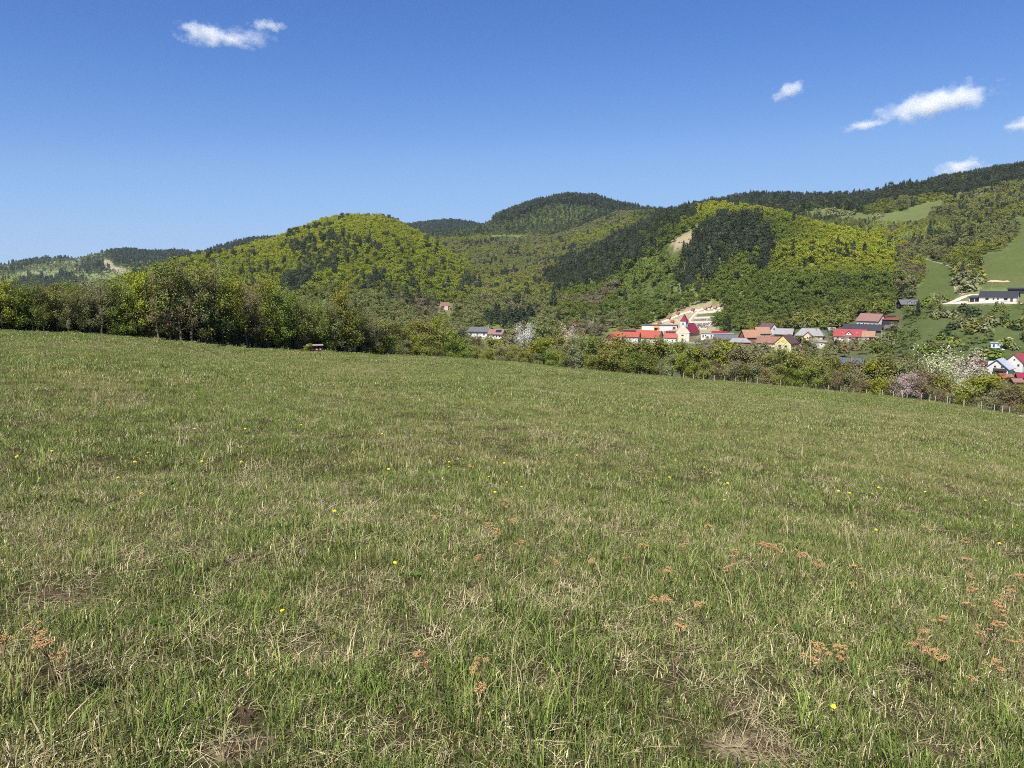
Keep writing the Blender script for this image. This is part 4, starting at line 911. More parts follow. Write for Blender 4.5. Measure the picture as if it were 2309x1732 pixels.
def house(name, label, x, y, r0, L, W, H, RH, rot, wall, roof, ov=0.45, wins=(), doors=(), chims=(), hip=0.0, cat='house', rmin=230, gable=None, group=None, frame=None, anchor=0.0, dz=0.0):
    """x, y: photograph pixel of the middle of the near foot; sizes in metres for a distance r0 (rescaled to where the sight line lands);
    rot: turn in degrees from lying square across the view"""
    p, r, a = hit(x, y, rmin); k = r * math.cos(a) / r0; L, W, H, RH = L * k, W * k, H * k, RH * k
    away = Vector((math.sin(a), math.cos(a), 0)); c = math.radians(rot)
    depth = (abs(math.cos(c)) * W + abs(math.sin(c)) * L) / 2 * (1 - anchor)
    o = empty(name, p + away * depth * 0.8 + Vector((0, 0, dz)), -a + c)
    tag(o, label, cat, group)
    if hip > 0:
        m = MB(); m.box(-L/2, L/2, -W/2, W/2, -4, H); m.build('wall', wall, o)
    else: gable_walls(L, W, H, RH).build('wall', wall, o)
    if gable:
        g = MB(); yy = W / 2
        for sg in (1, -1): g.add([(sg * (L/2 + 0.03), -yy, H), (sg * (L/2 + 0.03), yy, H), (sg * (L/2 + 0.03), 0, H + RH), (sg * (L/2 - 0.1), -yy, H), (sg * (L/2 - 0.1), yy, H), (sg * (L/2 - 0.1), 0, H + RH)], [(0, 1, 2), (3, 5, 4), (0, 3, 4, 1), (1, 4, 5, 2), (2, 5, 3, 0)])
        g.build('gable', gable, o)
    rf = gable_roof(L, W, H, RH, ov * k, hip=hip * k).build('roof', roof, o)
    g = MB()
    for sg in (-1, 1): g.tube([(-L/2 - ov*k + (hip > 0) * 0.1, sg * (W/2 + ov * k + 0.06), H - ov * k * RH / (W / 2) + 0.06), (L/2 + ov*k, sg * (W/2 + ov * k + 0.06), H - ov * k * RH / (W / 2) + 0.06)], [0.06, 0.06], 5)
    g.build('gutter', M_DKFRAME, rf)
    for (f, s, z, w, h) in wins: window(o, L, W, f, s * k, z * k, w * k, h * k, frame)
    for (f, s, w, h) in doors: door(o, L, W, f, s * k, w * k, h * k)
    for (u, v, hh) in chims:
        m = MB(); zc = H + RH * (1 - abs(v) / (W / 2 / k)); m.box(u*k - 0.3, u*k + 0.3, v*k - 0.3, v*k + 0.3, zc - 1.0, zc + hh * k); m.box(u*k - 0.38, u*k + 0.38, v*k - 0.38, v*k + 0.38, zc + hh * k + 0.003, zc + hh * k + 0.13)
        m.build('chimney', M_CHIM, rf)
    BUILT.append((o, L, W, H, RH, k)); return o, L, W, H, RH, k

# ------------------------------------------------------------------ church
def church():
    p, r, a = hit(1541, 770, 300); k = r * math.cos(a) / 540.0
    L, W, H, RH = 17 * k, 9.6 * k, 6.6 * k, 6.2 * k; c = math.radians(64)
    o = empty('church', p + Vector((math.sin(a), math.cos(a), 0)) * 5.5 * k + Vector((math.cos(a), -math.sin(a), 0)) * 3.3 * k, -a + c)
    tag(o, 'cream church with a crimson roof and a pointed tower at the cemetery foot', 'church')
    x0 = -L / 2
    gable_walls(L, W, H, RH).build('nave', W_PEACH, o)
    rf = gable_roof(L, W, H, RH, 0.5 * k, hip=0.0).build('roof', R_CRIMSON, o)
    # facade, a thick gabled front that carries the tower
    f = MB(); y = W / 2 + 0.35; prof = [(-y, -4), (y, -4), (y, H), (1.9 * k, H + RH * 0.62), (-1.9 * k, H + RH * 0.62), (-y, H)]
    n = len(prof); V = [(x0 - 0.7, u, z) for u, z in prof] + [(x0 + 0.4, u, z) for u, z in prof]
    f.add(V, [tuple(range(n))[::-1], tuple(range(n, 2 * n))] + [(q, (q + 1) % n, (q + 1) % n + n, q + n) for q in range(n)]); fo = f.build('facade', W_CREAM, o)
    m = MB(); m.box(x0 - 0.86, x0 - 0.7, -y - 0.12, y + 0.12, H - 0.35, H); m.build('cornice', W_WHITE, fo)
    for u in (-0.86, -0.42, 0.42, 0.86):
        m = MB(); m.box(x0 - 0.82, x0 - 0.703, u * W / 2 - 0.35 * k, u * W / 2 + 0.35 * k, -2, H - 0.353); m.build('pilaster', W_WHITE, fo)
    m = MB(); m.box(x0 - 0.77, x0 - 0.703, -0.75 * k, 0.75 * k, -1, 2.3 * k); m.build('door', M_DOOR, fo)
    aw = MB(); pts = [(-1.0 * k, 4.1 * k), (1.0 * k, 4.1 * k)] + [(1.0 * k * math.cos(t), 4.1 * k + 0.95 * k * math.sin(t)) for t in np.linspace(0.3, math.pi - 0.3, 7)]
    V = [(x0 - 0.76, u, z) for u, z in pts] + [(x0 - 0.703, u, z) for u, z in pts]; n = len(pts)
    aw.add(V, [tuple(range(n))[::-1]] + [(q, (q + 1) % n, (q + 1) % n + n, q + n) for q in range(n)]); aw.build('arched_window', M_GLASS, fo)
    # tower
    t = 2.05 * k; zt = 14.6 * k; tc = x0 + 1.6 * k
    m = MB(); m.box(tc - t, tc + t, -t, t, H - 1, zt); tw = m.build('tower', W_WHITE, o)
    m = MB(); m.box(tc - t - 0.2, tc + t + 0.2, -t - 0.2, t + 0.2, zt + 0.003, zt + 0.3); m.build('tower_cornice', W_CREAM, tw)
    for (dx, dy) in ((-1, 0), (0, -1), (0, 1)):
        m = MB(); wv = 0.45 * k
        if dx: m.box(tc - t - 0.06, tc - t + 0.05, -wv, wv, zt - 2.6 * k, zt - 0.9 * k)
        else: m.box(tc - wv, tc + wv, dy * t - 0.06, dy * t + 0.06, zt - 2.6 * k, zt - 0.9 * k)
        m.build('louvre', M_DKFRAME, tw)
    s = MB(); e = t + 0.4; zs = zt + 0.3; prof = [(1.0, zs), (0.62, zs + 1.5 * k), (0.3, zs + 3.4 * k), (0.02, zs + 5.2 * k)]
    rings = [[(tc + sx * e * q, sy * e * q, z) for sx, sy in ((-1, -1), (1, -1), (1, 1), (-1, 1))] for q, z in prof]
    s.add([v for R_ in rings for v in R_], [(4*i + j, 4*i + (j + 1) % 4, 4*i + 4 + (j + 1) % 4, 4*i + 4 + j) for i in range(3) for j in range(4)] + [(3, 2, 1, 0)])
    so = s.build('spire', R_CRIMSON, tw)
    m = MB(); m.box(tc - 0.05, tc + 0.05, -0.05, 0.05, zs + 5.2 * k, zs + 6.6 * k); m.box(tc - 0.05, tc + 0.05, -0.4, 0.4, zs + 5.9 * k, zs + 6.02 * k); m.build('cross', M_FRAME, so)
    for u in (-0.25, 0.05, 0.35): window(o, L, W, 0, u * L, 2.6 * k, 0.9 * k, 2.4 * k, W_WHITE)
    g = MB()
    for dx in (-0.2 * k,): g.tube([(x0 - 0.75, 0, 8.4 * k), (x0 - 0.75, 0, 9.9 * k)], [0.08, 0.08], 4); g.box(x0 - 0.8, x0 - 0.7, -0.45 * k, 0.45 * k, 9.3 * k, 9.45 * k)
    g.build('wall_cross', M_FRAME, fo)
church()
# ------------------------------------------------------------------ barns left of the church
o, L, W, H, RH, k = house('barn', 'large white barn with a bright red roof and gable facing right', 1463, 774, 500, 17.0, 9.0, 4.0, 4.2, -24, W_WHITE, R_RED, 0.7,
      wins=[(0, s, 2.3, 0.7, 0.5) for s in (-6.5, -4.2, 0.5, 3.5, 6.5)] + [(0, -3, 0.4, 0.8, 0.9), (0, 2, 0.4, 0.8, 0.9), (0, 6, 0.4, 0.8, 0.9), (1, -1.2, 1.6, 0.8, 0.9), (1, 1.6, 1.6, 0.8, 0.9)], doors=[(1, 0, 1.2, 2.1)], cat='barn')
house('barn', 'long low white barn wing with a red roof left of the large barn', 1413, 771, 510, 17.5, 8.0, 3.6, 2.9, -14, W_WHITE, R_RED, 0.6,
      wins=[(0, s, 1.9, 0.7, 0.6) for s in (-7, -4.5, -2, 0.5, 3, 5.5)] + [(0, s, 0.3, 0.7, 0.7) for s in (-5, -1, 4)], cat='barn')
o, L, W, H, RH, k = house('barn', 'red-roofed white annexe with solar panels between barn and church', 1513, 773, 515, 8.5, 7.5, 3.7, 4.2, -10, W_WHITE, R_RED, 0.5, wins=[(0, -2, 1.2, 0.8, 0.9), (0, 1.5, 1.2, 0.8, 0.9)], cat='barn')
sl = RH / (W / 2)
for q in range(7):
    m = MB(); u = -L * 0.42 + q * L * 0.115; v0, v1 = -W * 0.06, -W * 0.2
    m.slab([(u, v1, H + RH + v1 * sl + 0.3), (u + L * 0.1, v1, H + RH + v1 * sl + 0.3), (u + L * 0.1, v0, H + RH + v0 * sl + 0.3), (u, v0, H + RH + v0 * sl + 0.3)], 0.08); m.build('solar_panel', M_PANEL, o)
house('timber_shed', 'small brown boarded shed with a red roof at the barn\'s left end', 1378, 773, 480, 6.5, 5.2, 3.0, 2.5, 70, W_WOOD, R_RED, 0.4, doors=[(3, 0, 1.6, 2.2)], cat='shed')
house('yard_store', 'low cream yard store with a flat grey roof below the brown shed', 1383, 781, 470, 9.5, 4.0, 2.4, 0.5, -4, W_CREAM, R_GREY, 0.25, wins=[(0, 1, 1.0, 0.8, 0.6)], cat='store')
o, L, W, H, RH, k = house('long_hall', 'long white flat-roofed hall behind the barns with a dark eaves line', 1487, 748, 565, 26.0, 6.0, 3.5, 0.4, -4, W_WHITE, R_DARKGREY, 0.4, doors=[(0, 11, 2.2, 2.4)], cat='hall', rmin=480, dz=1.2)
p_, r_, a_ = hit(1480, 748, 480); g = empty('gate_shelter', p_ - Vector((math.sin(a_), math.cos(a_), 0)) * 1.2 + Vector((0, 0, 1.0)), -a_); tag(g, 'small orange timber shelter in front of the long white hall', 'shelter')
W_ORANGE = mat_plain('orange_timber', (0.55, 0.22, 0.05), 0.8, 0.2)
for sx in (-1.6, 1.6):
    for sy in (-0.6, 0.6): m = MB(); m.box(sx - 0.14, sx + 0.14, sy - 0.14, sy + 0.14, -2.5, 2.2); m.build('post', W_ORANGE, g)
gable_roof(3.4, 1.5, 2.2, 0.9, 0.3).build('roof', W_ORANGE, g); m = MB(); m.box(-1.4, 1.4, 0.3, 0.4, -1, 1.6); m.build('back_board', M_DOOR, g)
house('roof_frame_shed', 'dark timber framed open shed on the hall roof left of the large barn', 1428, 752, 560, 15, 4, 2.2, 0.5, -8, W_DARK, R_OLDRED, 0.3, cat='shed', rmin=480)
house('service_building', 'low white building with a grey flat roof right of the church', 1618, 762, 520, 22, 6, 2.8, 0.4, -5, W_WHITE, R_GREY, 0.3, wins=[(0, s, 1.0, 0.9, 0.9) for s in (-8, -4, 3, 7)], doors=[(0, -9.6, 0.9, 2.0)], cat='building', rmin=420)
house('garage', 'low garage with a plain crimson roof right of the church', 1621, 761, 500, 9.2, 5.4, 1.9, 2.0, -5, W_WHITE, R_CRIMSON, 0.4, doors=[(0, 0, 2.4, 1.7)], cat='garage', rmin=420)
house('brick_shed', 'long brick shed with a dark grey roof below the crimson garage', 1637, 773, 465, 14, 6.5, 2.4, 2.4, 8, W_BRICK, R_DARKGREY, 0.6, doors=[(3, 0, 1.8, 2.0)], wins=[(0, 3, 0.9, 0.7, 0.6)], cat='shed', rmin=380)
house('grey_outbuilding', 'low outbuilding with a pale grey hipped roof and a red wall', 1667, 779, 445, 12, 8, 2.0, 2.0, 6, W_BRICK, R_GREY, 0.6, hip=2.6, doors=[(0, -2.5, 1.2, 1.8)], wins=[(0, 2, 0.8, 0.8, 0.6)], cat='outbuilding', rmin=380)
house('brick_house', 'brick house with an old orange tiled roof and gable facing left', 1690, 772, 455, 9.5, 8.0, 3.4, 4.0, 26, W_BRICK, R_ORANGE, 0.7, wins=[(3, -1.6, 1.0, 0.9, 1.1), (3, 1.6, 1.0, 0.9, 1.1), (3, 0, 4.2, 0.7, 0.7), (0, 1.5, 1.0, 0.9, 1.0)], doors=[(0, -2.5, 0.9, 1.9)], chims=[(1.5, 0.6, 0.6)], rmin=380)
house('tiled_house', 'dark-gabled house with orange tiles behind the brick house', 1717, 764, 478, 8.5, 8.0, 3.6, 3.6, 24, W_GREY, R_ORANGE, 0.6, wins=[(3, 0, 1.2, 0.8, 0.9), (0, 0, 1.2, 0.8, 0.9)], gable=W_DARK, rmin=400)
house('long_barn', 'long barn with a wide red-brown tiled roof left of the yellow house', 1738, 783, 432, 14.6, 8.5, 2.6, 3.2, -5, W_PEACH, R_OLDRED, 0.6, doors=[(0, -4.2, 2.4, 2.0), (0, 5.2, 1.4, 1.9)], wins=[(0, 1, 1.0, 0.7, 0.6)], cat='barn', rmin=380)
house('gabled_house', 'white-gabled house with a steep purple-brown roof against the wood', 1731, 758, 500, 11.5, 8.6, 3.6, 4.8, -50, W_WHITE, R_PURPLE, 0.5, wins=[(1, 0.2, 4.0, 1.1, 1.2), (1, -1.8, 1.0, 1.0, 1.1), (1, 1.8, 1.0, 1.0, 1.1), (0, 0, 1.0, 1.0, 1.0)], chims=[(0.5, -0.8, 0.8)], rmin=400)
house('grey_barn', 'barn with a pale grey sheet roof right of the purple-brown roof', 1768, 763, 480, 10.6, 7.5, 2.8, 3.2, -10, W_WOOD, R_GREY, 0.6, doors=[(0, 1, 2.4, 2.2), (1, 0, 2.0, 2.2)], cat='barn', rmin=400)
# the yellow house
o, L, W, H, RH, k = house('yellow_house', 'pale yellow gabled house with a brown roof standing nearest below the village', 1773, 794, 410, 10.5, 9.0, 4.9, 4.2, 68, W_PALEYELLOW, R_BROWN, 0.4,
      wins=[(3, -1.75, 2.6, 1.35, 1.0), (3, 1.75, 2.6, 1.35, 1.0), (3, -1.75, 0.55, 0.85, 0.6), (3, 1.75, 0.55, 0.85, 0.6), (3, 0.15, 5.3, 1.1, 0.95), (3, -2.15, 5.3, 0.4, 0.7), (3, 2.15, 5.3, 0.4, 0.7)], gable=W_YELLOW, chims=[(2.5, 0.4, 0.7)], rmin=330, frame=M_DKFRAME)
m = MB(); m.slab([(-L * 0.3, -W/2 - 2.6, 1.9), (L/2, -W/2 - 2.6, 1.9), (L/2, -W/2 + 0.02, 3.9), (-L * 0.3, -W/2 + 0.02, 3.9)], 0.15); m.build('porch_roof', R_BROWN, o)
for q in (-0.28, 0.1, 0.48): m = MB(); m.box(q * L - 0.12, q * L + 0.12, -W/2 - 2.5, -W/2 - 2.26, -3, 1.95); m.build('porch_post', M_CHIM, o)
# grey-roofed house with a cross gable
o, L, W, H, RH, k = house('hipped_house', 'cream house with a broad weathered grey roof and a front cross gable', 1826, 767, 460, 15.5, 9.5, 3.0, 3.8, -6, W_PEACH, R_GREY, 0.7, hip=3.4, wins=[(0, -5, 0.9, 1.1, 1.1), (0, 2.6, 0.9, 1.0, 1.0), (0, 5.4, 0.9, 1.0, 1.0)], doors=[(0, -3, 1.0, 2.0)], chims=[(3.6, -1.2, 1.0)], rmin=380)
m = gable_walls(3.4 * k, 4.6 * k, 3.0 * k, 2.2 * k); w_ = m.build('cross_gable', W_PEACH, o); w_.location = (-0.6 * k, -W / 2 - 0.4 * k, 0); w_.rotation_euler = (0, 0, math.pi / 2)
gable_roof(3.6 * k, 4.6 * k, 3.0 * k, 2.2 * k, 0.45).build('cross_gable_roof', R_GREY, w_); window(w_, 3.4 * k, 4.6 * k, 3, 0, 1.0 * k, 0.7 * k, 1.0 * k)
house('white_shed', 'small white hut with a single-pitch grey roof in front of the hipped house', 1853, 783, 425, 6.2, 5.0, 2.8, 0.7, -8, W_WHITE, R_GREY, 0.4, wins=[(0, 0.2, 1.2, 0.8, 0.6)], doors=[(1, 0, 0.9, 1.9)], cat='hut', rmin=340)
house('small_hut', 'little grey-roofed hut with a greenish wall left of the red roofs', 1874, 752, 470, 4.2, 4.0, 2.0, 1.6, 20, mat_plain('green_boards', (0.10, 0.20, 0.17), 0.85), R_GREY, 0.4, doors=[(0, 0, 0.9, 1.7)], cat='hut', rmin=400)
# red-roofed house with dormer, tiled end, black roof behind
o, L, W, H, RH, k = house('red_roofed_house', 'long white house with a bright red roof and a triangular dormer', 1916, 771, 450, 17.2, 8.4, 3.5, 3.7, -3, W_WHITE, R_SCARLET, 0.6, wins=[(0, s, 1.8, 0.9, 0.9) for s in (-6.5, -3.2, 0.2, 4.2, 7)] + [(0, 0.5, 0.3, 0.8, 0.5)], doors=[(0, 5.8, 1.0, 2.0)], rmin=380)
m = gable_walls(3.6 * k, 3.4 * k, 0.6 * k, 1.7 * k, 0.2); d_ = m.build('dormer', W_WHITE, o); d_.location = (-0.6 * k, -W * 0.24, H + RH * 0.22); d_.rotation_euler = (0, 0, math.pi / 2)
gable_roof(3.8 * k, 3.4 * k, 0.6 * k, 1.7 * k, 0.35).build('dormer_roof', R_SCARLET, d_); window(d_, 3.6 * k, 3.4 * k, 3, 0, 0.35 * k, 0.7 * k, 0.7 * k)
for u in (-4.6, 4.0):
    m = MB(); zz = H + RH * 0.42; m.box(u * k - 0.35, u * k + 0.35, -W * 0.29 - 0.35, -W * 0.29 + 0.35, zz - 0.25, zz + 0.55); sk = m.build('roof_window', W_WHITE, o)
    m = MB(); m.box(u * k - 0.25, u * k + 0.25, -W * 0.29 - 0.38, -W * 0.29 - 0.352, zz - 0.12, zz + 0.45); m.build('pane', M_GLASS, sk)
house('tiled_annexe', 'white annexe with patchy orange tiles joined to the red-roofed house', 1958, 770, 452, 6.4, 7.4, 3.0, 3.0, -3, W_WHITE, R_ORANGE, 0.5, wins=[(0, -1.4, 0.9, 0.9, 0.9), (0, 1.5, 0.9, 0.9, 0.9)], cat='annexe', rmin=380)
house('black_roofed_barn', 'long barn with a blue-black roof behind the red-roofed house', 1945, 755, 475, 22, 8.6, 3.0, 3.4, -9, W_DARK, R_BLACK, 0.6, doors=[(1, 0, 2.2, 2.3)], wins=[(1, 2.5, 1.2, 0.6, 0.6)], cat='barn', rmin=400)
house('lean_to', 'small open shelter with a slanting white roof beside the annexe', 1976, 769, 445, 4.4, 3.2, 1.9, 0.4, -20, W_DARK, R_SILVER, 0.3, cat='shelter', rmin=380)
o, L, W, H, RH, k = house('rose_roofed_house', 'white house with a rose-brown tiled roof set above the other village houses', 1964, 738, 480, 14.6, 9.0, 4.2, 4.2, -33, W_WHITE, R_ROSE, 0.7, wins=[(0, s, 1.4, 0.9, 0.9) for s in (-5.5, -2.5, 2.0, 5.0)] + [(1, 0.4, 1.2, 1.6, 1.3), (1, -2.4, 1.2, 0.8, 0.9), (1, 0, 4.3, 0.8, 0.9)], doors=[(0, -0.6, 1.1, 2.1)], chims=[(-1, 0.3, 0.5), (3.5, 0.3, 0.5)], rmin=400)
m = MB(); m.box(L/2 + 0.002, L/2 + 1.6 * k, -W * 0.48, W * 0.3, -0.2, 0.9 * k); m.build('balcony', W_CREAM, o)
house('red_shed', 'low dark open shed under a flat red roof right of the rose-roofed house', 2008, 733, 490, 9.0, 4.5, 2.4, 0.5, -6, W_DARK, R_SCARLET, 0.4, cat='shed', rmin=400, dz=0.9)
house('woodpile_shed', 'small brown timber stack under boards above the red shed', 2008, 717, 530, 6.0, 2.5, 1.4, 0.4, -4, W_WOOD, R_BROWN, 0.2, cat='shed', rmin=430)
o, L, W, H, RH, k = house('dark_cottage', 'small dark cottage with a grey roof and two white-fronted dormers by the track', 2047, 694, 520, 12.0, 8.5, 2.4, 3.0, 22, W_DARK, R_DARKGREY, 0.6, wins=[(3, 0, 0.9, 0.9, 0.9), (0, -3.5, 0.7, 0.9, 0.9)], rmin=430)
for u in (-0.5, 4.0):
    m = gable_walls(2.6 * k, 2.4 * k, 0.7 * k, 0.9 * k, 0.2); d_ = m.build('dormer', W_WHITE, o); d_.location = (u * k, -W * 0.26, H + RH * 0.2); d_.rotation_euler = (0, 0, math.pi / 2); gable_roof(2.8 * k, 2.4 * k, 0.7 * k, 0.9 * k, 0.3).build('dormer_roof', R_DARKGREY, d_); window(d_, 2.6 * k, 2.4 * k, 3, 0, 0.3 * k, 0.6 * k, 0.6 * k)
# modern house with the black roof on the terrace
o, L, W, H, RH, k = house('modern_house', 'long modern white bungalow with a black roof on the gravel terrace', 2252, 680, 480, 20.5, 9.5, 3.0, 3.4, -9, W_WHITE, R_BLACK, 0.6, wins=[(0, -5.8, 0.9, 1.7, 1.3), (0, -2.2, 1.1, 0.7, 0.9), (0, 0.2, 1.1, 0.7, 0.9), (0, 4.4, 0.9, 1.9, 1.3), (1, 0, 3.4, 0.8, 0.8)], doors=[(0, 7.6, 1.4, 2.2)], chims=[(-3, 0.4, 0.4)], rmin=400, frame=M_DKFRAME)
o, L, W, H, RH, k = house('carport', 'flat black carport joined to the left end of the bungalow', 2201, 681, 478, 6.6, 6.5, 2.4, 0.9, -9, W_DARK, R_BLACK, 0.5, cat='carport', rmin=400)
for u in (-1, -0.1, 0.8): m = MB(); m.box(u * L/2 * 0.95 - 0.1, u * L/2 * 0.95 + 0.1, -W/2 - 0.3, -W/2 - 0.1, -1, H); m.build('post', W_WHITE, o)
house('carport', 'black open-fronted carport behind the right end of the bungalow', 2296, 663, 525, 12, 6, 2.6, 0.9, -8, W_DARK, R_BLACK, 0.6, cat='carport', rmin=440, dz=0.6)
# houses at the right edge
o, L, W, H, RH, k = house('gabled_house', 'white gabled house with a pale metal roof and dark balcony at the right edge', 2252, 847, 340, 9.5, 9.2, 3.4, 4.0, 77, W_WHITE, R_SILVER, 0.7, wins=[(3, -0.6, 3.6, 0.95, 0.9), (3, 2.2, 3.5, 1.0, 1.0), (3, -3.4, 0.4, 0.8, 0.5), (3, 2.0, 0.8, 1.4, 1.2)], doors=[(3, 0.2, 1.6, 2.0)], rmin=250)
m = MB(); m.box(-L/2 - 1.3 * k, -L/2 - 0.05, -W * 0.46, W * 0.12, 2.3 * k, 2.5 * k); m.box(-L/2 - 1.3 * k, -L/2 - 1.2 * k, -W * 0.46, W * 0.12, 2.503 * k, 3.4 * k); m.build('balcony', M_DKFRAME, o)
for q in (-0.44, 0.1): m = MB(); m.box(-L/2 - 1.28 * k, -L/2 - 1.14 * k, q * W - 0.08, q * W + 0.08, -1, 2.3 * k); m.build('balcony_post', M_DKFRAME, o)
m = MB(); m.box(-L * 0.2, L * 0.3, W * 0.3, W * 0.46, H, H + RH * 0.62); m.build('dormer', W_WHITE, o)
o, L, W, H, RH, k = house('gabled_house', 'tall white gabled house with a red roof cut by the right edge', 2294, 838, 345, 11, 7.6, 4.4, 3.6, 72, W_WHITE, R_SCARLET, 0.5, wins=[(3, 0.2, 5.0, 0.7, 0.8), (3, -1.4, 2.4, 0.9, 1.1), (3, 2.0, 2.4, 0.9, 1.1)], rmin=250)
house('garden_shed', 'low shed with two red slopes in front of the white gabled house', 2258, 861, 300, 4.2, 4.0, 1.6, 1.5, 58, W_BRICK, R_SCARLET, 0.35, doors=[(3, 0, 0.8, 1.5)], cat='shed', rmin=220)
house('garden_shed', 'narrow pinkish-roofed shed beside the low red shed', 2271, 860, 302, 3.0, 2.6, 1.7, 1.0, 40, W_BRICK, R_OLDRED, 0.3, doors=[(0, 0, 0.8, 1.5)], cat='shed', rmin=220)
house('garden_shed', 'red-brown roofed hut with a little gable near the right edge', 2291, 869, 295, 3.6, 3.4, 1.3, 1.2, 30, W_WOOD, R_OLDRED, 0.4, doors=[(0, 0, 0.8, 1.3)], cat='shed', rmin=220)
house('garden_shed', 'crimson-roofed shed touching the right edge below the white house', 2306, 860, 300, 4.5, 3.4, 1.6, 1.4, 16, W_DARK, R_CRIMSON, 0.4, doors=[(0, 0, 0.8, 1.4)], cat='shed', rmin=220)
house('pergola_shed', 'dark shed with a red frame left of the white gabled house', 2215, 835, 335, 3.6, 3.0, 2.6, 0.5, 4, W_DARK, R_CRIMSON, 0.4, doors=[(0, 0.6, 0.9, 1.8)], cat='shed', rmin=250)
# single houses elsewhere
o, L, W, H, RH, k = house('farm_cottage', 'grey sheet-roofed cottage half hidden by shrubs left of the white blossom', 1085, 764, 350, 10.0, 8.0, 3.4, 1.8, -26, W_WHITE, R_DARKGREY, 0.6, wins=[(0, s, 1.6, 0.9, 0.9) for s in (-3.4, 0, 3.4)], chims=[(4.6, -1.0, 1.4)], cat='house', rmin=260)
o, L, W, H, RH, k = house('farm_cottage', 'lower pinkish-roofed cottage wing with a solar panel beside the grey cottage', 1121, 765, 345, 6.6, 6.0, 2.4, 1.9, -20, W_WHITE, R_ROSE, 0.5, wins=[(0, s, 0.9, 0.6, 0.8) for s in (-2, -0.6, 0.8, 2.2)], cat='house', rmin=260)
m = MB(); sl = RH / (W / 2); m.slab([(-L * 0.02, -W * 0.36, H + RH - W * 0.36 * sl + 0.32), (L * 0.4, -W * 0.36, H + RH - W * 0.36 * sl + 0.32), (L * 0.4, -W * 0.1, H + RH - W * 0.1 * sl + 0.32), (-L * 0.02, -W * 0.1, H + RH - W * 0.1 * sl + 0.32)], 0.08); m.build('solar_panel', M_PANEL, o)
o, L, W, H, RH, k = house('pink_house', 'small pink house with a pale red roof alone on the far valley side', 1003, 699, 640, 7.4, 6.4, 3.6, 2.8, 20, W_PINK, R_OLDRED, 0.4, wins=[(0, -2, 1.4, 1.0, 1.2), (0, 2, 1.4, 1.0, 1.2), (3, 0, 1.4, 0.9, 1.1)], doors=[(0, 0, 1.0, 2.0)], rmin=420)
m = MB(); m.box(-1.4 * k, 1.4 * k, -W/2 - 1.2 * k, -W/2 - 0.003, -1, 3.2 * k); m.build('porch', W_WHITE, o)
o, L, W, H, RH, k = house('blue_roofed_house', 'house with a plain blue-grey roof hidden among the hedge trees', 1919, 836, 250, 7.0, 6.0, 1.8, 2.2, -6, W_GREY, R_BLUEGREY, 0.5, wins=[(0, -2, 0.6, 0.9, 0.8), (0, 1.4, 0.6, 0.9, 0.8)], chims=[(0.2, -1.3, 1.4)], rmin=215)
# ------------------------------------------------------------------ huts on the right-hand slope
def hut(name, label, x, y, w, d, h, wall, roof, cat, posts=False, rh=0.5, rmin=280, rot=0):
    p, r, a = hit(x, y, rmin); o = empty(name, p, -a + rot); tag(o, label, cat)
    if posts:
        for sx in (-1, 1):
            for sy in (-1, 1): m = MB(); m.box(sx * w/2 - 0.08, sx * w/2 + 0.08, sy * d/2 - 0.08, sy * d/2 + 0.08, -1, h); m.build('post', wall, o)
        m = MB(); m.box(-w * 0.35, w * 0.35, -0.25, 0.25, 0.6, 0.7); m.box(-0.1, 0.1, -0.1, 0.1, -0.5, 0.597); m.build('table', M_POLE, o)
    else:
        gable_walls(w, d, h, rh).build('wall', wall, o); window(o, w, d, 0, w * 0.2, h * 0.45, w * 0.18, h * 0.3); door(o, w, d, 0, -w * 0.22, w * 0.18, h * 0.75)
    gable_roof(w, d, h, rh, 0.3).build('roof', roof, o); return o
hut('gazebo', 'little open gazebo with a white tent-like roof on the slope', 2275, 771, 2.6, 2.6, 1.3, M_DKFRAME, W_WHITE, 'gazebo', True, 0.7, rot=math.pi / 2)
hut('caravan', 'pale blue-white box trailer parked below the gazebo', 2246, 783, 4.2, 2.2, 1.9, mat_plain('pale_blue_sheet', (0.5, 0.58, 0.66), 0.5), R_SILVER, 'trailer', False, 0.15)
hut('coop', 'tiny white-walled coop left of the box trailer', 2205, 793, 1.8, 1.5, 1.2, W_WHITE, R_GREY, 'coop', False, 0.3)
p, r, a = hit(2260, 796, 280); o = empty('garden_parasol', p, -a); tag(o, 'small white garden parasol on the slope right of the coop', 'parasol')
m = MB(); m.tube([(0, 0, -0.3), (0, 0, 1.9)], [0.03, 0.03], 5); m.build('pole', M_POLE, o)
m = MB(); m.add([(1.0 * math.cos(t), 1.0 * math.sin(t), 1.45) for t in np.linspace(0, 2 * math.pi, 9)[:-1]] + [(0, 0, 1.95)] + [(0.98 * math.cos(t), 0.98 * math.sin(t), 1.40) for t in np.linspace(0, 2 * math.pi, 9)[:-1]] + [(0, 0, 1.9)],
             [(q, (q + 1) % 8, 8) for q in range(8)] + [((q + 1) % 8 + 9, q + 9, 17) for q in range(8)] + [(q, q + 9, (q + 1) % 8 + 9, (q + 1) % 8) for q in range(8)]); m.build('canopy', W_WHITE, o)
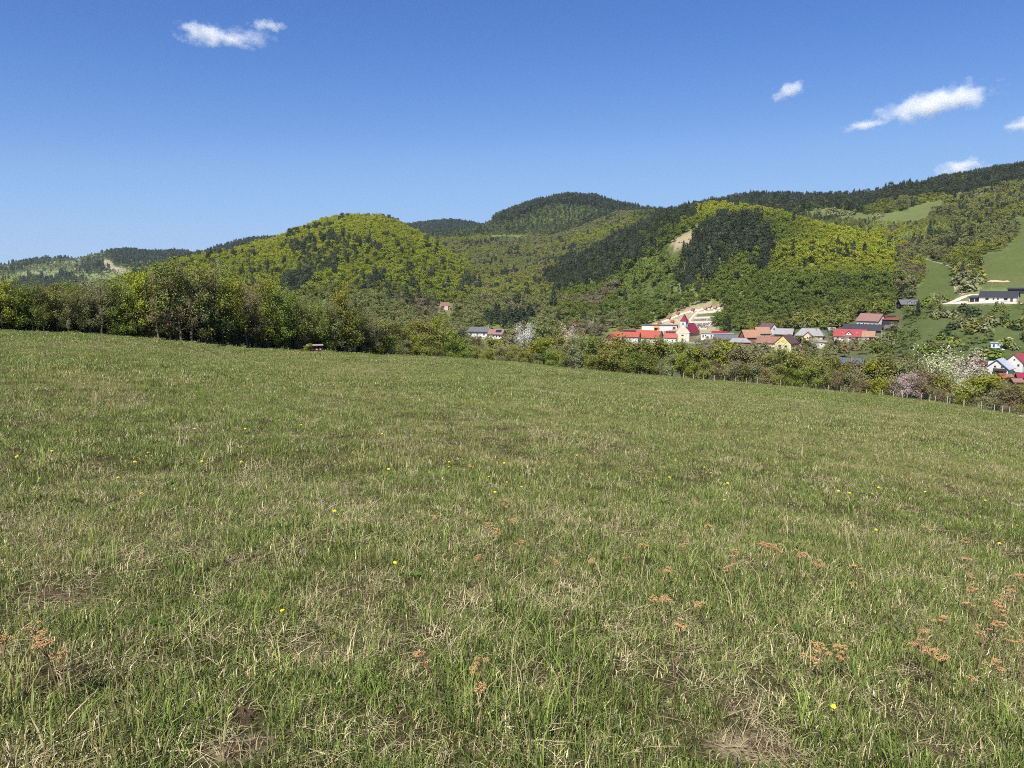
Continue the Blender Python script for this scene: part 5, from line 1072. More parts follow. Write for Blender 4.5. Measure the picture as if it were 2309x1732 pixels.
# ------------------------------------------------------------------ cemetery terraces above the church
def strip(name, pts, w, mat, lift, label=None, kind_='structure', rmin=400, n=None):
    "flat way laid on the ground along pixels"
    P = []
    for (x, y) in pts: P.append(hit(x, y, rmin)[0])
    Q = []
    for k in range(len(P) - 1):
        m_ = max(2, int((P[k + 1] - P[k]).length / 2.5))
        for q in range(m_): Q.append(P[k] + (P[k + 1] - P[k]) * q / m_)
    Q.append(P[-1]); V, Fs = [], []
    for k, p in enumerate(Q):
        d = Q[min(k + 1, len(Q) - 1)] - Q[max(k - 1, 0)]; d.z = 0; s = Vector((d.y, -d.x, 0)).normalized() * (w / 2) * (1 + 0.12 * math.sin(k * 1.7))
        for sg in (-1, -0.33, 0.33, 1): v = p + s * sg; V.append((v.x, v.y, float(height(v.x, v.y)) + lift))
    for k in range(len(Q) - 1):
        for c_ in range(3): Fs.append((4*k + c_, 4*k + c_ + 1, 4*k + 5 + c_, 4*k + 4 + c_))
    me = mesh_np(name, np.array(V), Fs, mat); o = obj(name, me); return tag(o, label, kind=kind_)
def wall_run(name, label, x0, y0, x1, y1, h, t, mat, rmin=420, cat='wall', group=None):
    A = hit(x0, y0, rmin)[0]; B = hit(x1, y1, rmin)[0]; n = max(2, int((B - A).length / 3)); m = MB(); pts = [A + (B - A) * q / n for q in range(n + 1)]
    d = (B - A).normalized(); s = Vector((d.y, -d.x, 0)).normalized() * t / 2; V = []
    for p in pts:
        g = float(height(p.x, p.y)); V += [(p.x + s.x, p.y + s.y, g - 1.5), (p.x - s.x, p.y - s.y, g - 1.5), (p.x - s.x, p.y - s.y, g + h), (p.x + s.x, p.y + s.y, g + h)]
    Fs = [(4*k + c_, 4*k + (c_ + 1) % 4, 4*k + 4 + (c_ + 1) % 4, 4*k + 4 + c_) for k in range(n) for c_ in range(4)] + [(3, 2, 1, 0), (4*n, 4*n + 1, 4*n + 2, 4*n + 3)]
    m.add(V, Fs); return tag(m.build(name, mat), label, cat, group)
W_SANDWALL = mat_plain('sandy_wall', (0.62, 0.54, 0.42), 0.95, 0.2, 0.5)
for (x0, y0, x1, y1, h, lab) in ((1575, 708, 1628, 704, 1.6, 'uppermost pale retaining wall across the cemetery'), (1566, 719, 1612, 718, 1.4, 'second pale retaining wall across the cemetery'),
                                 (1556, 729, 1606, 728, 1.4, 'third pale retaining wall across the cemetery above the church roof'), (1578, 743, 1594, 743, 1.2, 'short lowest pale wall of the cemetery beside the church'),
                                 (1596, 738, 1612, 724, 1.0, 'slanting pale wall along the right side of the cemetery'), (1470, 734, 1524, 737, 1.4, 'pale bank wall at the foot of the shrine path')):
    wall_run('retaining_wall', lab, x0, y0, x1, y1, h, 0.5, W_SANDWALL, group='cemetery walls')
M_GRAVEBED = mat_plain('grave_bed', (0.17, 0.16, 0.14), 0.95, 0.4, 1.5); M_LAWN = mat_plain('terrace_grass', (0.10, 0.12, 0.05), 0.95, 0.3, 0.6)
for (x0, x1, y, w, mt, lab) in ((1572, 1618, 711.5, 7, M_LAWN, 'grass terrace at the top of the cemetery'), (1562, 1608, 724, 7, M_GRAVEBED, 'dark upper terrace of graves'), (1558, 1602, 734, 8, M_GRAVEBED, 'dark lower terrace of graves'), (1500, 1546, 727, 9, M_DIRT, 'bare tan bank left of the church tower')):
    strip('terrace', [(x0, y + 0.4), ((x0 + x1) / 2, y), (x1, y - 0.4)], w, mt, 0.12, lab)
strip('path', [(1472, 735), (1500, 724), (1530, 711), (1560, 702), (1590, 697), (1624, 695)], 3.0, M_GRAVEL, 0.14, 'pale path climbing past the shrines beside the cemetery')
strip('path', [(1553, 726), (1562, 715), (1575, 702)], 2.2, W_STONE, 0.2, 'pale stepped path up through the cemetery')
for k, (x, y) in enumerate(((1487, 734), (1508, 722), (1528, 712), (1516, 731), (1562, 704), (1590, 701), (1600, 697), (1612, 699), (1622, 694))):
    names = ['lowest', 'second', 'third', 'set-back', 'fourth', 'fifth', 'sixth', 'seventh', 'topmost']
    p, r, a = hit(x, y, 430); o = empty('wayside_shrine', p, -a + math.radians(-30)); tag(o, '%s small white shrine with a red roof on the path above the church' % names[k], 'shrine', 'shrines along the cemetery path')
    gable_walls(1.7, 1.7, 1.7, 1.0, 2.0).build('wall', W_WHITE, o); gable_roof(1.9, 1.9, 1.7, 1.2, 0.4).build('roof', R_ORANGE if k > 4 else R_RED, o)
    m = MB(); m.box(0.856, 0.9, -0.4, 0.4, 0.4, 1.4); m.build('niche', M_DKFRAME, o)
GM = [mat_plain('dark_gravestone', (0.07, 0.07, 0.075), 0.4, 0.3), mat_plain('grey_gravestone', (0.3, 0.29, 0.28), 0.6, 0.3), mat_plain('pale_gravestone', (0.6, 0.58, 0.54), 0.7, 0.2)]
GMESH = []
for gm in GM:
    m = MB(); m.prism([(-0.45, -0.3), (0.45, -0.3), (0.45, 0.85), (0.25, 1.05), (-0.25, 1.05), (-0.45, 0.85)], 0.95, 1.1); GMESH.append(m.mesh('headstone', gm))
m = MB(); m.box(-0.5, 0.5, -1.0, 0.94, -0.3, 0.18); SLAB = [m.mesh('grave_slab', GM[1]), m.mesh('grave_slab', GM[0])]
gn = 0
for row, (x0, x1, y, step) in enumerate(((1570, 1610, 724, 4.1), (1562, 1606, 727.2, 4.0), (1560, 1604, 733, 3.9), (1566, 1602, 737, 4.2), (1574, 1598, 741, 4.2))):
    x = x0; c = 0
    while x < x1:
        p, r, a = hit(x + random.uniform(-0.6, 0.6), y + random.uniform(-0.4, 0.4), 430); o = empty('grave', p, -a + random.uniform(-0.1, 0.1)); c += 1; gi_ = random.randrange(3)
        tag(o, '%s grave from the left in the %s grave row of the cemetery' % (ordinal(c - 1), ('top', 'second', 'third', 'fourth', 'lowest')[row]), 'grave', 'graves in the cemetery')
        obj('headstone', GMESH[gi_], o); obj('grave_slab', SLAB[gi_ % 2], o); x += step
# ------------------------------------------------------------------ ways, farmyard, banks
strip('track', [(2072, 581), (2100, 588), (2130, 597), (2152, 607), (2160, 617), (2161, 628), (2156, 640), (2152, 648), (2160, 660), (2172, 666)], 1.0, M_DIRT, 0.18, 'left wheel rut of the earth track up the field', rmin=480)
strip('track', [(2132, 595), (2156, 606), (2165, 617), (2165, 628), (2160, 641), (2157, 648), (2165, 659), (2178, 665)], 1.0, M_DIRT, 0.18, 'right wheel rut of the earth track up the field', rmin=480)
strip('road', [(2128, 687), (2150, 681), (2175, 669), (2190, 665), (2212, 664)], 4.5, M_GRAVEL, 0.16, 'pale gravel drive to the bungalow', rmin=420)
strip('terrace', [(2150, 683), (2200, 683), (2250, 683), (2309, 684), (2360, 686)], 9.0, M_GRAVEL, 0.12, 'pale gravel terrace in front of the bungalow', rmin=420)
strip('road', [(1840, 787), (1800, 779), (1760, 786)], 3.5, M_GRAVEL, 0.15, 'pale village lane beside the yellow house', rmin=330)
strip('road', [(1810, 768), (1850, 772), (1900, 775), (1960, 776)], 4.0, M_GRAVEL, 0.15, 'pale village lane in front of the red-roofed house', rmin=330)
strip('bank', [(2230, 634), (2262, 636), (2275, 635)], 5.0, mat_plain('bare_sandy_bank', (0.5, 0.36, 0.24), 0.95, 0.3, 0.4), 0.2, 'bare sandy bank above the bungalow', rmin=480)
for (x, y, hp, lab) in ((2203, 860, 62, 'leaning grey utility pole left of the white gabled house'), (2243, 846, 34, 'grey utility pole in front of the white gabled house'), (2106, 680, 20, 'thin pale pole standing in the field beside the cottage'),
                        (2236, 654, 18, 'thin pole standing behind the bungalow'), (2048, 696, 16, 'pale pole in front of the dark cottage'), (1893, 752, 20, 'pole behind the red-roofed house'), (1986, 778, 34, 'pole right of the slanting white roof')):
    p, r, a = hit(x, y, 230); h = hpx(hp, r, x); o = empty('utility_pole', p, -a); tag(o, lab, 'pole', 'utility poles')
    m = MB(); m.tube([(0, 0, -1), (0, 0, h)], [0.13, 0.09], 6); m.build('pole', M_POLE, o)
    m = MB(); m.box(-0.7, 0.7, -0.05, 0.05, h - 0.6, h - 0.48); m.build('crossarm', M_POLE, o)
# garden walls and fences of the village
for k, (x0, y0, x1, y1, h, mt, lab) in enumerate(((1800, 772, 1838, 774, 1.1, W_STONE, 'pale garden wall in front of the hipped house'), (1880, 776, 1940, 777, 1.2, W_STONE, 'pale garden wall in front of the red-roofed house'), (1942, 778, 1985, 781, 1.3, W_GREY, 'grey garden wall right of the red-roofed house'),
        (1800, 786, 1840, 789, 1.0, W_WOOD, 'brown board fence right of the yellow house'), (1842, 786, 1880, 789, 1.2, W_STONE, 'pale wall below the white hut'), (1540, 774, 1580, 775, 1.2, W_STONE, 'pale churchyard wall below the church'), (1440, 778, 1520, 777, 1.3, W_STONE, 'pale yard wall below the large barn'),
        (1995, 738, 2025, 741, 1.5, W_GREY, 'grey yard wall right of the rose-roofed house'), (1868, 768, 1884, 766, 1.4, W_WOOD, 'brown board fence left of the red-roofed house'))):
    wall_run('garden_wall' if mt in (W_STONE, W_GREY) else 'board_fence', lab, x0, y0, x1, y1, h, 0.2, mt, rmin=280, cat='wall' if mt in (W_STONE, W_GREY) else 'fence')
# ------------------------------------------------------------------ fences along the lower edge of the meadow
M_POST = mat_plain('grey_fence_post', (0.42, 0.38, 0.30), 0.95, 0.3, 3.0)
M_WIRE = mat_plain('fence_wire', (0.25, 0.25, 0.25), 0.5, 0.1, 1.0, 0.4, None, 0, 0.6)
def fence(label, px, r_of, h):
    P = [at_range(x, r_of(x)) for x in px]; o = empty('wire_fence', P[0]); tag(o, label, 'fence', 'wire fences below the meadow')
    tops = []
    for p in P:
        q = p - P[0]; t = Vector((random.uniform(-0.05, 0.05), random.uniform(-0.05, 0.05), h * random.uniform(0.92, 1.06))); m = MB()
        m.tube([q + Vector((0, 0, -0.4)), q + t], [0.055, 0.05], 6); m.build('post', M_POST, o); tops.append((q, t))
    for f in (0.35, 0.65, 0.95):
        m = MB()
        for (a, ta), (b, tb) in zip(tops[:-1], tops[1:]):
            A, B = a + ta * f, b + tb * f; mid = (A + B) / 2 - Vector((0, 0, 0.04)); m.tube([A, mid, B], [0.004] * 3, 3, False)
        m.build('wire', M_WIRE, o)
def er_px(x): a, _ = az_tan(x, 850); return float(edge_r(a))
xs = []; x = 1500.0
while x < 2330: xs.append(x); x += 22 + (x - 1500) * 0.018
fence('far wire fence on grey posts along the hedge foot', xs, lambda x: er_px(x) + 1.2, 1.25)
fence('near wire fence on pale posts at the right end of the meadow', [1998, 2045, 2107, 2148, 2186, 2227, 2275, 2330], lambda x: er_px(x) - np.interp(x, [1998, 2100, 2330], [3, 9, 16]), 1.2)
# bee stand at the edge of the tree line
p, r, a = hit(710, 788, 60, 200); o = empty('bee_stand', p + Vector((0, 0, 0)), -a + 0.08); tag(o, 'low reddish brown box stand with a pale tin roof at the foot of the trees', 'hut')
m = MB(); m.box(-0.95, 0.95, -0.3, 0.35, -0.3, 0.22); m.build('base', W_DARK, o)
W_REDBOX = mat_plain('red_brown_boards', (0.12, 0.04, 0.03), 0.85, 0.35, 2.0)
for q in range(4):
    m = MB(); u = -0.72 + q * 0.47; m.box(u - 0.21, u + 0.21, -0.26, 0.3, 0.223, 0.86); b_ = m.build('box', W_REDBOX, o); m = MB(); m.box(u - 0.09, u + 0.09, -0.285, -0.261, 0.36, 0.47); m.build('entrance', M_FRAME, b_)
m = MB(); m.slab([(-1.1, -0.5, 0.93), (1.1, -0.5, 0.95), (1.1, 0.5, 1.05), (-1.1, 0.5, 1.02)], 0.05); m.build('roof', R_GREY, o)
for (x, hh) in ((696, 1.1), (688, 0.8)): plant('bush', 'yellow', at_range(x, r - 0.5), hh, 'grass beside the box stand', 'shrub', 1.2)
# white canister at the right border
p, r, a = hit(2304, 942, 60, 200); o = empty('canister', p + Vector((0, 0, 0.12)), -a + 0.3); tag(o, 'white plastic canister lying at the right border of the meadow', 'canister')
m = MB(); m.tube([(-0.35, 0, 0), (-0.3, 0, 0), (0.25, 0, 0), (0.33, 0, 0)], [0.1, 0.16, 0.16, 0.08], 12); m.build('body', W_WHITE, o)
m = MB(); m.tube([(0.331, 0, 0), (0.42, 0, 0)], [0.05, 0.05], 10); m.build('cap', M_DKFRAME, o)
label_trees()
# ------------------------------------------------------------------ earth mounds
M_SOIL = mat_plain('dry_soil', (0.27, 0.185, 0.115), 1.0, 0.6, 25.0, 0.05, None, 1.0)
def mound(x, y, w, h, label, seed):
    p, r, a = hit(x, y, 1.5, 60); n = 34; g = np.linspace(-1, 1, n); GX, GY = np.meshgrid(g, g); q = np.hypot(GX, GY); th = np.arctan2(GY, GX)
    lim = 1 + 0.18 * np.sin(3 * th + seed) + 0.12 * np.sin(5 * th + 2 * seed); f = np.clip(1 - (q / (lim * 0.8)) ** 2, -0.5, 1)
    X, Y = GX * w, GY * w; lump = vnoise(X + 9, Y + 5, 0.022, seed) * 0.6 + vnoise(X + 9, Y + 5, 0.010, seed + 1) * 0.4
    Z = h * f * (0.45 + 0.55 * vnoise(X + 3, Y, 0.06, seed)) + (lump - 0.5) * 0.032 * np.clip(f + 0.4, 0, 1) - 0.012
    i = np.arange(n - 1)[:, None] * n + np.arange(n - 1)[None]; Q = np.stack([i, i + 1, i + n + 1, i + n], -1).reshape(-1, 4); keep = (f.ravel()[Q] > -0.3).all(1)
    o = obj('molehill', mesh_np('molehill', np.stack([X, Y, Z], -1).reshape(-1, 3), Q[keep], M_SOIL), loc=p, rot=(0, 0, seed * 1.3)); tag(o, label, 'molehill', 'molehills in the near grass')
for k, (x, y, w, h, lab) in enumerate(((545, 1622, 0.085, 0.07, 'rounded brown molehill in the lower left foreground'), (110, 1342, 0.10, 0.07, 'dark crumbly molehill near the left border'), (172, 1350, 0.08, 0.04, 'small pale molehill right of the dark one near the left border'),
                               (758, 1338, 0.09, 0.05, 'small brown molehill left of the picture centre'), (1632, 1592, 0.08, 0.07, 'upright pinkish molehill in the lower right foreground'), (1720, 1690, 0.15, 0.03, 'broad flat patch of dry soil at the bottom right'),
                               (530, 1695, 0.12, 0.03, 'flat scuffed soil patch at the bottom left'), (2110, 1700, 0.12, 0.04, 'small soil patch at the bottom right corner'), (300, 1440, 0.08, 0.04, 'low soil crumb heap in the left foreground'))):
    mound(x, y, w, h, lab, k + 3)
# ------------------------------------------------------------------ dandelions and dried flower heads
M_PETAL = mat_plain('dandelion_petal', (0.80, 0.62, 0.02), 0.8, 0.12, 30); M_STEM = mat_plain('green_stem', (0.14, 0.19, 0.05), 0.8, 0.2, 10)
M_DRYHEAD = mat_plain('dried_flower_head', (0.46, 0.27, 0.125), 0.95, 0.45, 60); M_DRYSTEM = mat_plain('dried_stem', (0.22, 0.14, 0.08), 0.95, 0.3, 20)
def dandelion_meshes(seed):
    r = np.random.default_rng(seed); V, Fs = [], []
    for ring, (rad, z, n) in enumerate(((0.021, 0.004, 16), (0.015, 0.009, 13), (0.009, 0.012, 9))):
        for i in range(n):
            th = 6.283 * i / n + r.uniform(-0.1, 0.1) + ring * 0.2; d = np.array([math.cos(th), math.sin(th)]); s = np.array([-d[1], d[0]]) * 0.0028; b = len(V); R_ = rad * r.uniform(0.85, 1.1)
            V += [(*(d * 0.002 - s * 0.6), z), (*(d * 0.002 + s * 0.6), z), (*(d * R_ + s), z + 0.004 - ring * 0.001), (*(d * R_ - s), z + 0.004 - ring * 0.001)]; Fs.append((b, b + 1, b + 2, b + 3))
    head = mesh_np('flower_head', np.array(V), Fs, M_PETAL); m = MB(); m.tube([(0, 0, -0.1), (0.004, 0.003, -0.04), (0, 0, 0.002)], [0.0024, 0.002, 0.0035], 6); return head, m.mesh('stem', M_STEM)
LITTLE = []
DM = [dandelion_meshes(s) for s in (1, 2)]
DAND = [(305, 1055), (456, 1053), (545, 1053), (90, 1095), (268, 1092), (393, 958), (439, 976), (532, 974), (553, 975), (172, 985), (40, 1044), (83, 933), (335, 1034), (862, 986), (755, 1170), (638, 1406), (891, 1292), (1013, 1052), (1013, 1064), (1137, 1055), (1103, 1087), (1176, 1111), (1116, 1124), (1143, 1100), (876, 1070),
        (1602, 1075), (1588, 1062), (1730, 1071), (1509, 1086), (1640, 1100), (1890, 1117), (1915, 1122), (1965, 1123), (2085, 1118), (2220, 1138), (1974, 1209), (2292, 1196), (2252, 1239), (1877, 1628), (1980, 1108), (1300, 1035), (1633, 1140), (560, 845), (680, 965), (190, 870), (30, 838), (118, 1030), (320, 1130)]
for k, (x, y) in enumerate(DAND):
    p, r, a = hit(x, y + 4, 1.5, 80); s = 0.72 * (1 if r < 9 else 1.15) * random.uniform(0.8, 1.1); o = empty('dandelion', p + Vector((0, 0, 0.085)), random.uniform(0, 6)); o.scale = (s, s, s)
    o.rotation_euler = (0.35 + random.uniform(-0.25, 0.25), random.uniform(-0.3, 0.3), random.uniform(-0.5, 0.5)); hd, st = DM[k % 2]; obj('flower_head', hd, o); obj('stem', st, o)
    zone = 'in the left half of the meadow' if x < 700 else ('near the middle of the meadow' if x < 1400 else 'in the right half of the meadow')
    LITTLE.append(('dandelion', zone, x, o))
    o['group'] = 'dandelions in the meadow'
def umbel(seed):
    "old yarrow: a stalk that forks near the top, each fork ending in a small uneven plate of florets"
    r = np.random.default_rng(seed); head, stem = MB(), MB(); H = 0.25; lean = r.normal(0, 0.02, 2); top = Vector((lean[0], lean[1], H * 0.72))
    stem.tube([(0, 0, -0.06), (lean[0] * 0.4, lean[1] * 0.4, H * 0.4), top], [0.0034, 0.003, 0.0024], 5)
    for f in range(int(r.integers(4, 8))):
        th = r.uniform(0, 6.283); q = 0.036 * math.sqrt(r.uniform(0.05, 1)); c = top + Vector((q * math.cos(th), q * math.sin(th), H * 0.28 + r.normal(0, 0.014) - 3 * q * q)); stem.tube([top, top.lerp(c, 0.5) + Vector((0, 0, -0.004)), c], [0.0018, 0.0016, 0.0013], 3, False); rad = r.uniform(0.010, 0.022)
        for e in range(int(10 + rad * 900)):
            t2 = r.uniform(0, 6.283); q2 = rad * math.sqrt(r.uniform()); x, y, z = c.x + q2 * math.cos(t2), c.y + q2 * math.sin(t2), c.z + 0.004 - 10 * q2 * q2 + r.normal(0, 0.0015); s = r.uniform(0.0022, 0.004)
            head.add([(x+s, y, z), (x, y+s, z), (x-s, y, z), (x, y-s, z), (x, y, z+s), (x, y, z-s)], [(0, 1, 4), (1, 2, 4), (2, 3, 4), (3, 0, 4), (1, 0, 5), (2, 1, 5), (3, 2, 5), (0, 3, 5)])
    return head.mesh('flower_head', M_DRYHEAD), stem.mesh('stem', M_DRYSTEM)
UM = [umbel(s) for s in range(9)]
DRY = [(1095, 1195), (1130, 1200), (1150, 1232), (1090, 1278), (988, 1160), (1150, 1140), (1165, 1142), (1065, 1033), (1245, 1265), (1060, 1480), (1095, 1490), (1005, 1500), (1080, 1560), (1350, 1238), (1390, 1240), (1450, 1215), (1505, 1255), (1540, 1190), (1590, 1180), (1560, 1230), (1650, 1265), (1685, 1230), (1735, 1225), (1745, 1250), (1800, 1250), (1830, 1262), (1660, 1268), (1500, 1320),
       (2190, 1215), (2190, 1238), (2175, 1290), (2300, 1295), (2290, 1310), (2200, 1320), (2230, 1345), (2265, 1330), (2235, 1370), (2100, 1395), (2130, 1405), (2115, 1420), (2085, 1438), (2205, 1425), (2246, 1402), (2260, 1420), (2300, 1450), (2120, 1470), (2165, 1492), (2230, 1490), (2275, 1492), (2140, 1465), (1870, 1445), (1890, 1440), (1905, 1448), (1815, 1460), (1835, 1462), (2270, 1370), (2215, 1370), (40, 1470), (140, 1480), (60, 1465), (150, 1492), (1520, 1425), (1495, 1340), (1600, 1340), (1910, 1290), (1960, 1300)]
for k, (x, y) in enumerate(DRY):
    p, r, a = hit(x, y + 330 / max(3.0, 1.62 * 1680 / max(60, (y - 650)) ) * 1.0 + 4, 1.5, 60)
    o = empty('dried_yarrow', p, random.uniform(0, 6)); s = random.uniform(0.8, 1.2); o.scale = (s, s, s * random.uniform(0.8, 1.15)); o.rotation_euler = (random.uniform(-0.3, 0.3), random.uniform(-0.3, 0.3), random.uniform(0, 6)); hd, st = UM[k % 9]; obj('flower_head', hd, o); obj('stem', st, o)
    zone = 'by the left border' if x < 300 else ('near the middle foreground' if x < 1300 else ('right of the middle foreground' if x < 2000 else 'by the right border'))
    LITTLE.append(('dried rusty flower head', zone, x, o)); o['group'] = 'dried flower heads ' + zone
def label_little():
    by = {}
    for t in LITTLE: by.setdefault(t[:2], []).append(t)
    for (what, zone), L in by.items():
        L.sort(key=lambda t: t[2])
        for k, t in enumerate(L): tag(t[3], '%s %s from the left %s' % (ordinal(k), ('yellow ' if what == 'dandelion' else '') + what, zone), 'dandelion' if what == 'dandelion' else 'dried flower')
label_little()
# ------------------------------------------------------------------ meadow grass
def blades(name, seed, n, rad, h, w, dead=0.25, lie=0.12, alpha=1.0):
    r = np.random.default_rng(seed); q = rad * np.sqrt(r.uniform(size=n)); th = r.uniform(0, 6.283, n)
    B = np.stack([q * np.cos(th), q * np.sin(th), np.full(n, -0.01)], 1)
    isd = r.uniform(size=n) < dead; flat = r.uniform(size=n) < np.where(isd, lie * 3.0, lie)
    H = h * r.uniform(0.45, 1.15, n) * np.where(isd, 0.9, 1.0); la = r.uniform(0, 6.283, n)
    lean = np.where(flat, r.uniform(1.0, 2.2, n), r.uniform(0.15, 1.0, n)); L = np.stack([np.cos(la), np.sin(la), np.zeros(n)], 1)
    up = np.array([0, 0, 1.0])
    hz = np.where(flat, H * r.uniform(0.1, 0.35, n), H)
    mid = B + up * (hz * 0.62)[:, None] + L * (H * lean * 0.3)[:, None]; tip = B + up * (hz * np.where(lean > 0.45, 0.85, 1.0))[:, None] + L * (H * lean)[:, None]
    sa = la + r.uniform(0.9, 2.2, n); sd = np.stack([np.cos(sa), np.sin(sa), np.zeros(n)], 1) * (w * r.uniform(0.6, 1.3, n))[:, None]
    V = np.stack([B - sd * 0.5, B + sd * 0.5, mid + sd * 0.45, mid - sd * 0.45, tip], 1).reshape(-1, 3)
    o = np.arange(n)[:, None] * 5
    Q = (o + np.array([[0, 1, 2, 3]])); T = (o + np.array([[3, 2, 4]]))
    loops = np.concatenate([Q.ravel(), T.ravel()]); tot = np.concatenate([np.full(n, 4), np.full(n, 3)])
    me = mesh_arrays(name, V, loops, np.concatenate([[0], np.cumsum(tot)[:-1]]), tot, M_GRASS)
    g = r.uniform(size=(n, 1)); green = np.array([0.085, 0.13, 0.03]) * (1 - g) + np.array([0.205, 0.25, 0.062]) * g
    straw = np.array([0.26, 0.205, 0.105]) * (1 - g) + np.array([0.6, 0.52, 0.32]) * g
    c = np.where(isd[:, None], straw, green) * r.uniform(0.6, 1.35, (n, 1))
    al = np.where(isd, 0.0, alpha)
    a = me.attributes.new('blade', 'FLOAT_COLOR', 'POINT'); a.data.foreach_set('color', np.repeat(np.hstack([c, al[:, None]]), 5, axis=0).astype(np.float32).ravel())
    return me
def herb(seed):
    "low rosette of broad leaves"
    r = np.random.default_rng(seed); V, Fs = [], []; n = 7
    for k in range(n):
        th = 6.283 * k / n + r.uniform(-0.3, 0.3); L = r.uniform(0.03, 0.06); w = L * r.uniform(0.2, 0.32); d = np.array([math.cos(th), math.sin(th)]); s = np.array([-d[1], d[0]])
        pts = [(0, 0.004, 0.2), (0.4, 0.03, 1.0), (0.8, 0.035, 0.8), (1.0, 0.02, 0.05)]; b = len(V)
        for f, z, ww in pts:
            for sg in (-1, 1): V.append((*(d * L * f + s * sg * w * ww), z + 0.012))
        Fs += [(b, b + 1, b + 3, b + 2), (b + 2, b + 3, b + 5, b + 4), (b + 4, b + 5, b + 7, b + 6)]
    me = mesh_np('herb', np.array(V), Fs, M_GRASS); c = np.tile([0.085, 0.135, 0.035, 0.4], (len(V), 1)) * r.uniform(0.85, 1.2)
    a = me.attributes.new('blade', 'FLOAT_COLOR', 'POINT'); a.data.foreach_set('color', c.astype(np.float32).ravel()); return me
GK = [blades('turf', s, 115, 0.15, h, 0.0036, d) for s, h, d in ((1, 0.074, 0.2), (2, 0.06, 0.28), (3, 0.088, 0.18), (4, 0.05, 0.4))] + \
     [blades('litter', 5, 46, 0.14, 0.13, 0.0036, 0.97, 0.26), blades('litter', 6, 40, 0.12, 0.10, 0.003, 0.95, 0.3)] + \
     [herb(7), herb(8)] + \
     [blades('sward', s, 330, 0.5, 0.1, 0.0085, d, 0.12) for s, d in ((9, 0.24), (10, 0.32), (11, 0.26))] + \
     [blades('sward', s, 520, 1.3, 0.1, 0.02, d, 0.1) for s, d in ((12, 0.2), (13, 0.26))] + [blades('tall', 14, 26, 0.06, 0.2, 0.0042, 0.12, 0.02), blades('stalks', 15, 7, 0.05, 0.34, 0.003, 1.0, 0.1)]
BARE_SPOTS = []
for (sx, sy, w) in ((545, 1640, 0.16), (110, 1350, 0.13), (175, 1355, 0.1), (760, 1340, 0.1), (1700, 1690, 0.26), (1640, 1595, 0.12), (540, 1690, 0.18), (300, 1440, 0.12), (720, 1500, 0.12), (470, 1440, 0.12), (1960, 1600, 0.12), (860, 1450, 0.08), (150, 1500, 0.1), (2100, 1700, 0.16), (1170, 1560, 0.1)):
    p, rr_, a_ = hit(sx, sy, 1.5, 60); BARE_SPOTS.append((p.x, p.y, w))
def build_grass():
    P, K, SCL, T = [], [], [], []
    def ring(r0, r1, per_m2, kinds, weights, s, taper=1.0):
        half = math.radians(120 if r1 < 10 else (62 if r1 < 30 else (50 if r1 < 70 else 45)))
        n = int(half * (r1 * r1 - r0 * r0) * per_m2); r = np.sqrt(rng.uniform(r0 * r0, r1 * r1, n)); a = rng.uniform(-half, half, n)
        X, Y = r * np.sin(a), r * np.cos(a); k = r < edge_r(a) + 2.5
        n1 = vnoise(X, Y, 1.3, 5) * 0.5 + vnoise(X, Y, 0.45, 6) * 0.5
        keep = k & (rng.uniform(size=n) < np.clip(0.45 + 1.1 * n1, 0, 1))
        bare = np.zeros(n, bool)
        for bx, by, bw in BARE_SPOTS: bare |= np.hypot(X - bx, Y - by) < bw * rng.uniform(0.6, 1.15, n)
        keep &= ~bare | (rng.uniform(size=n) < 0.5)
        X, Y, n1, r, bare = X[keep], Y[keep], n1[keep], r[keep], bare[keep]; m = len(X)
        kk = rng.choice(kinds, m, p=np.array(weights) / sum(weights))
        # dry litter gathers in the same places
        dn = vnoise(X, Y, 1.0, 9) * 0.6 + vnoise(X, Y, 5.0, 10) * 0.4
        if 4 in kinds: kk = np.where((dn > 0.58) & (rng.uniform(size=m) < 0.5), rng.choice([3, 4, 5], m), kk)
        if 4 in kinds: kk = np.where(bare, rng.choice([4, 5], m), kk)
        P.append(np.stack([X, Y, height(X, Y)], 1)); K.append(kk)
        sc = s * rng.uniform(0.7, 1.25, m) * (0.75 + 0.5 * vnoise(X, Y, 0.8, 12)); SCL.append(np.stack([sc, sc, sc * rng.uniform(0.75, 1.2, m)], 1))
        g = vnoise(X, Y, 14, 13)[:, None]; v = rng.uniform(0.78, 1.3, (m, 1)); T.append(v * (np.array([[0.96, 1.0, 0.92]]) * (1 - g) + np.array([[1.06, 1.02, 1.1]]) * g))
    ring(0.4, 9.0, 155, [0, 1, 2, 3, 4, 5, 6, 7, 13, 14], [4, 4, 2.6, 3.4, 2.4, 2.0, 0.04, 0.04, 0.7, 0.5], 1.0)
    ring(9.0, 26.0, 50, [0, 1, 2, 3, 4, 5, 13, 14], [4, 4, 3, 3, 1.4, 1.2, 0.4, 0.3], 1.15)
    ring(22.0, 62.0, 4.4, [8, 9, 10], [1, 1, 1], 1.0)
    ring(55.0, 150.0, 0.55, [11, 12], [1, 1], 1.0)
    P = np.vstack(P); n = len(P); rot = np.zeros((n, 3)); rot[:, 2] = rng.uniform(0, 6.283, n); rot[:, :2] = rng.normal(0, 0.08, (n, 2))
    scatter('grass', P, rot, np.vstack(SCL), np.vstack(T), np.concatenate(K), GK, 'short spring grass with dry straw covering the meadow', 'grass')
    print('grass tufts', n)
build_grass()
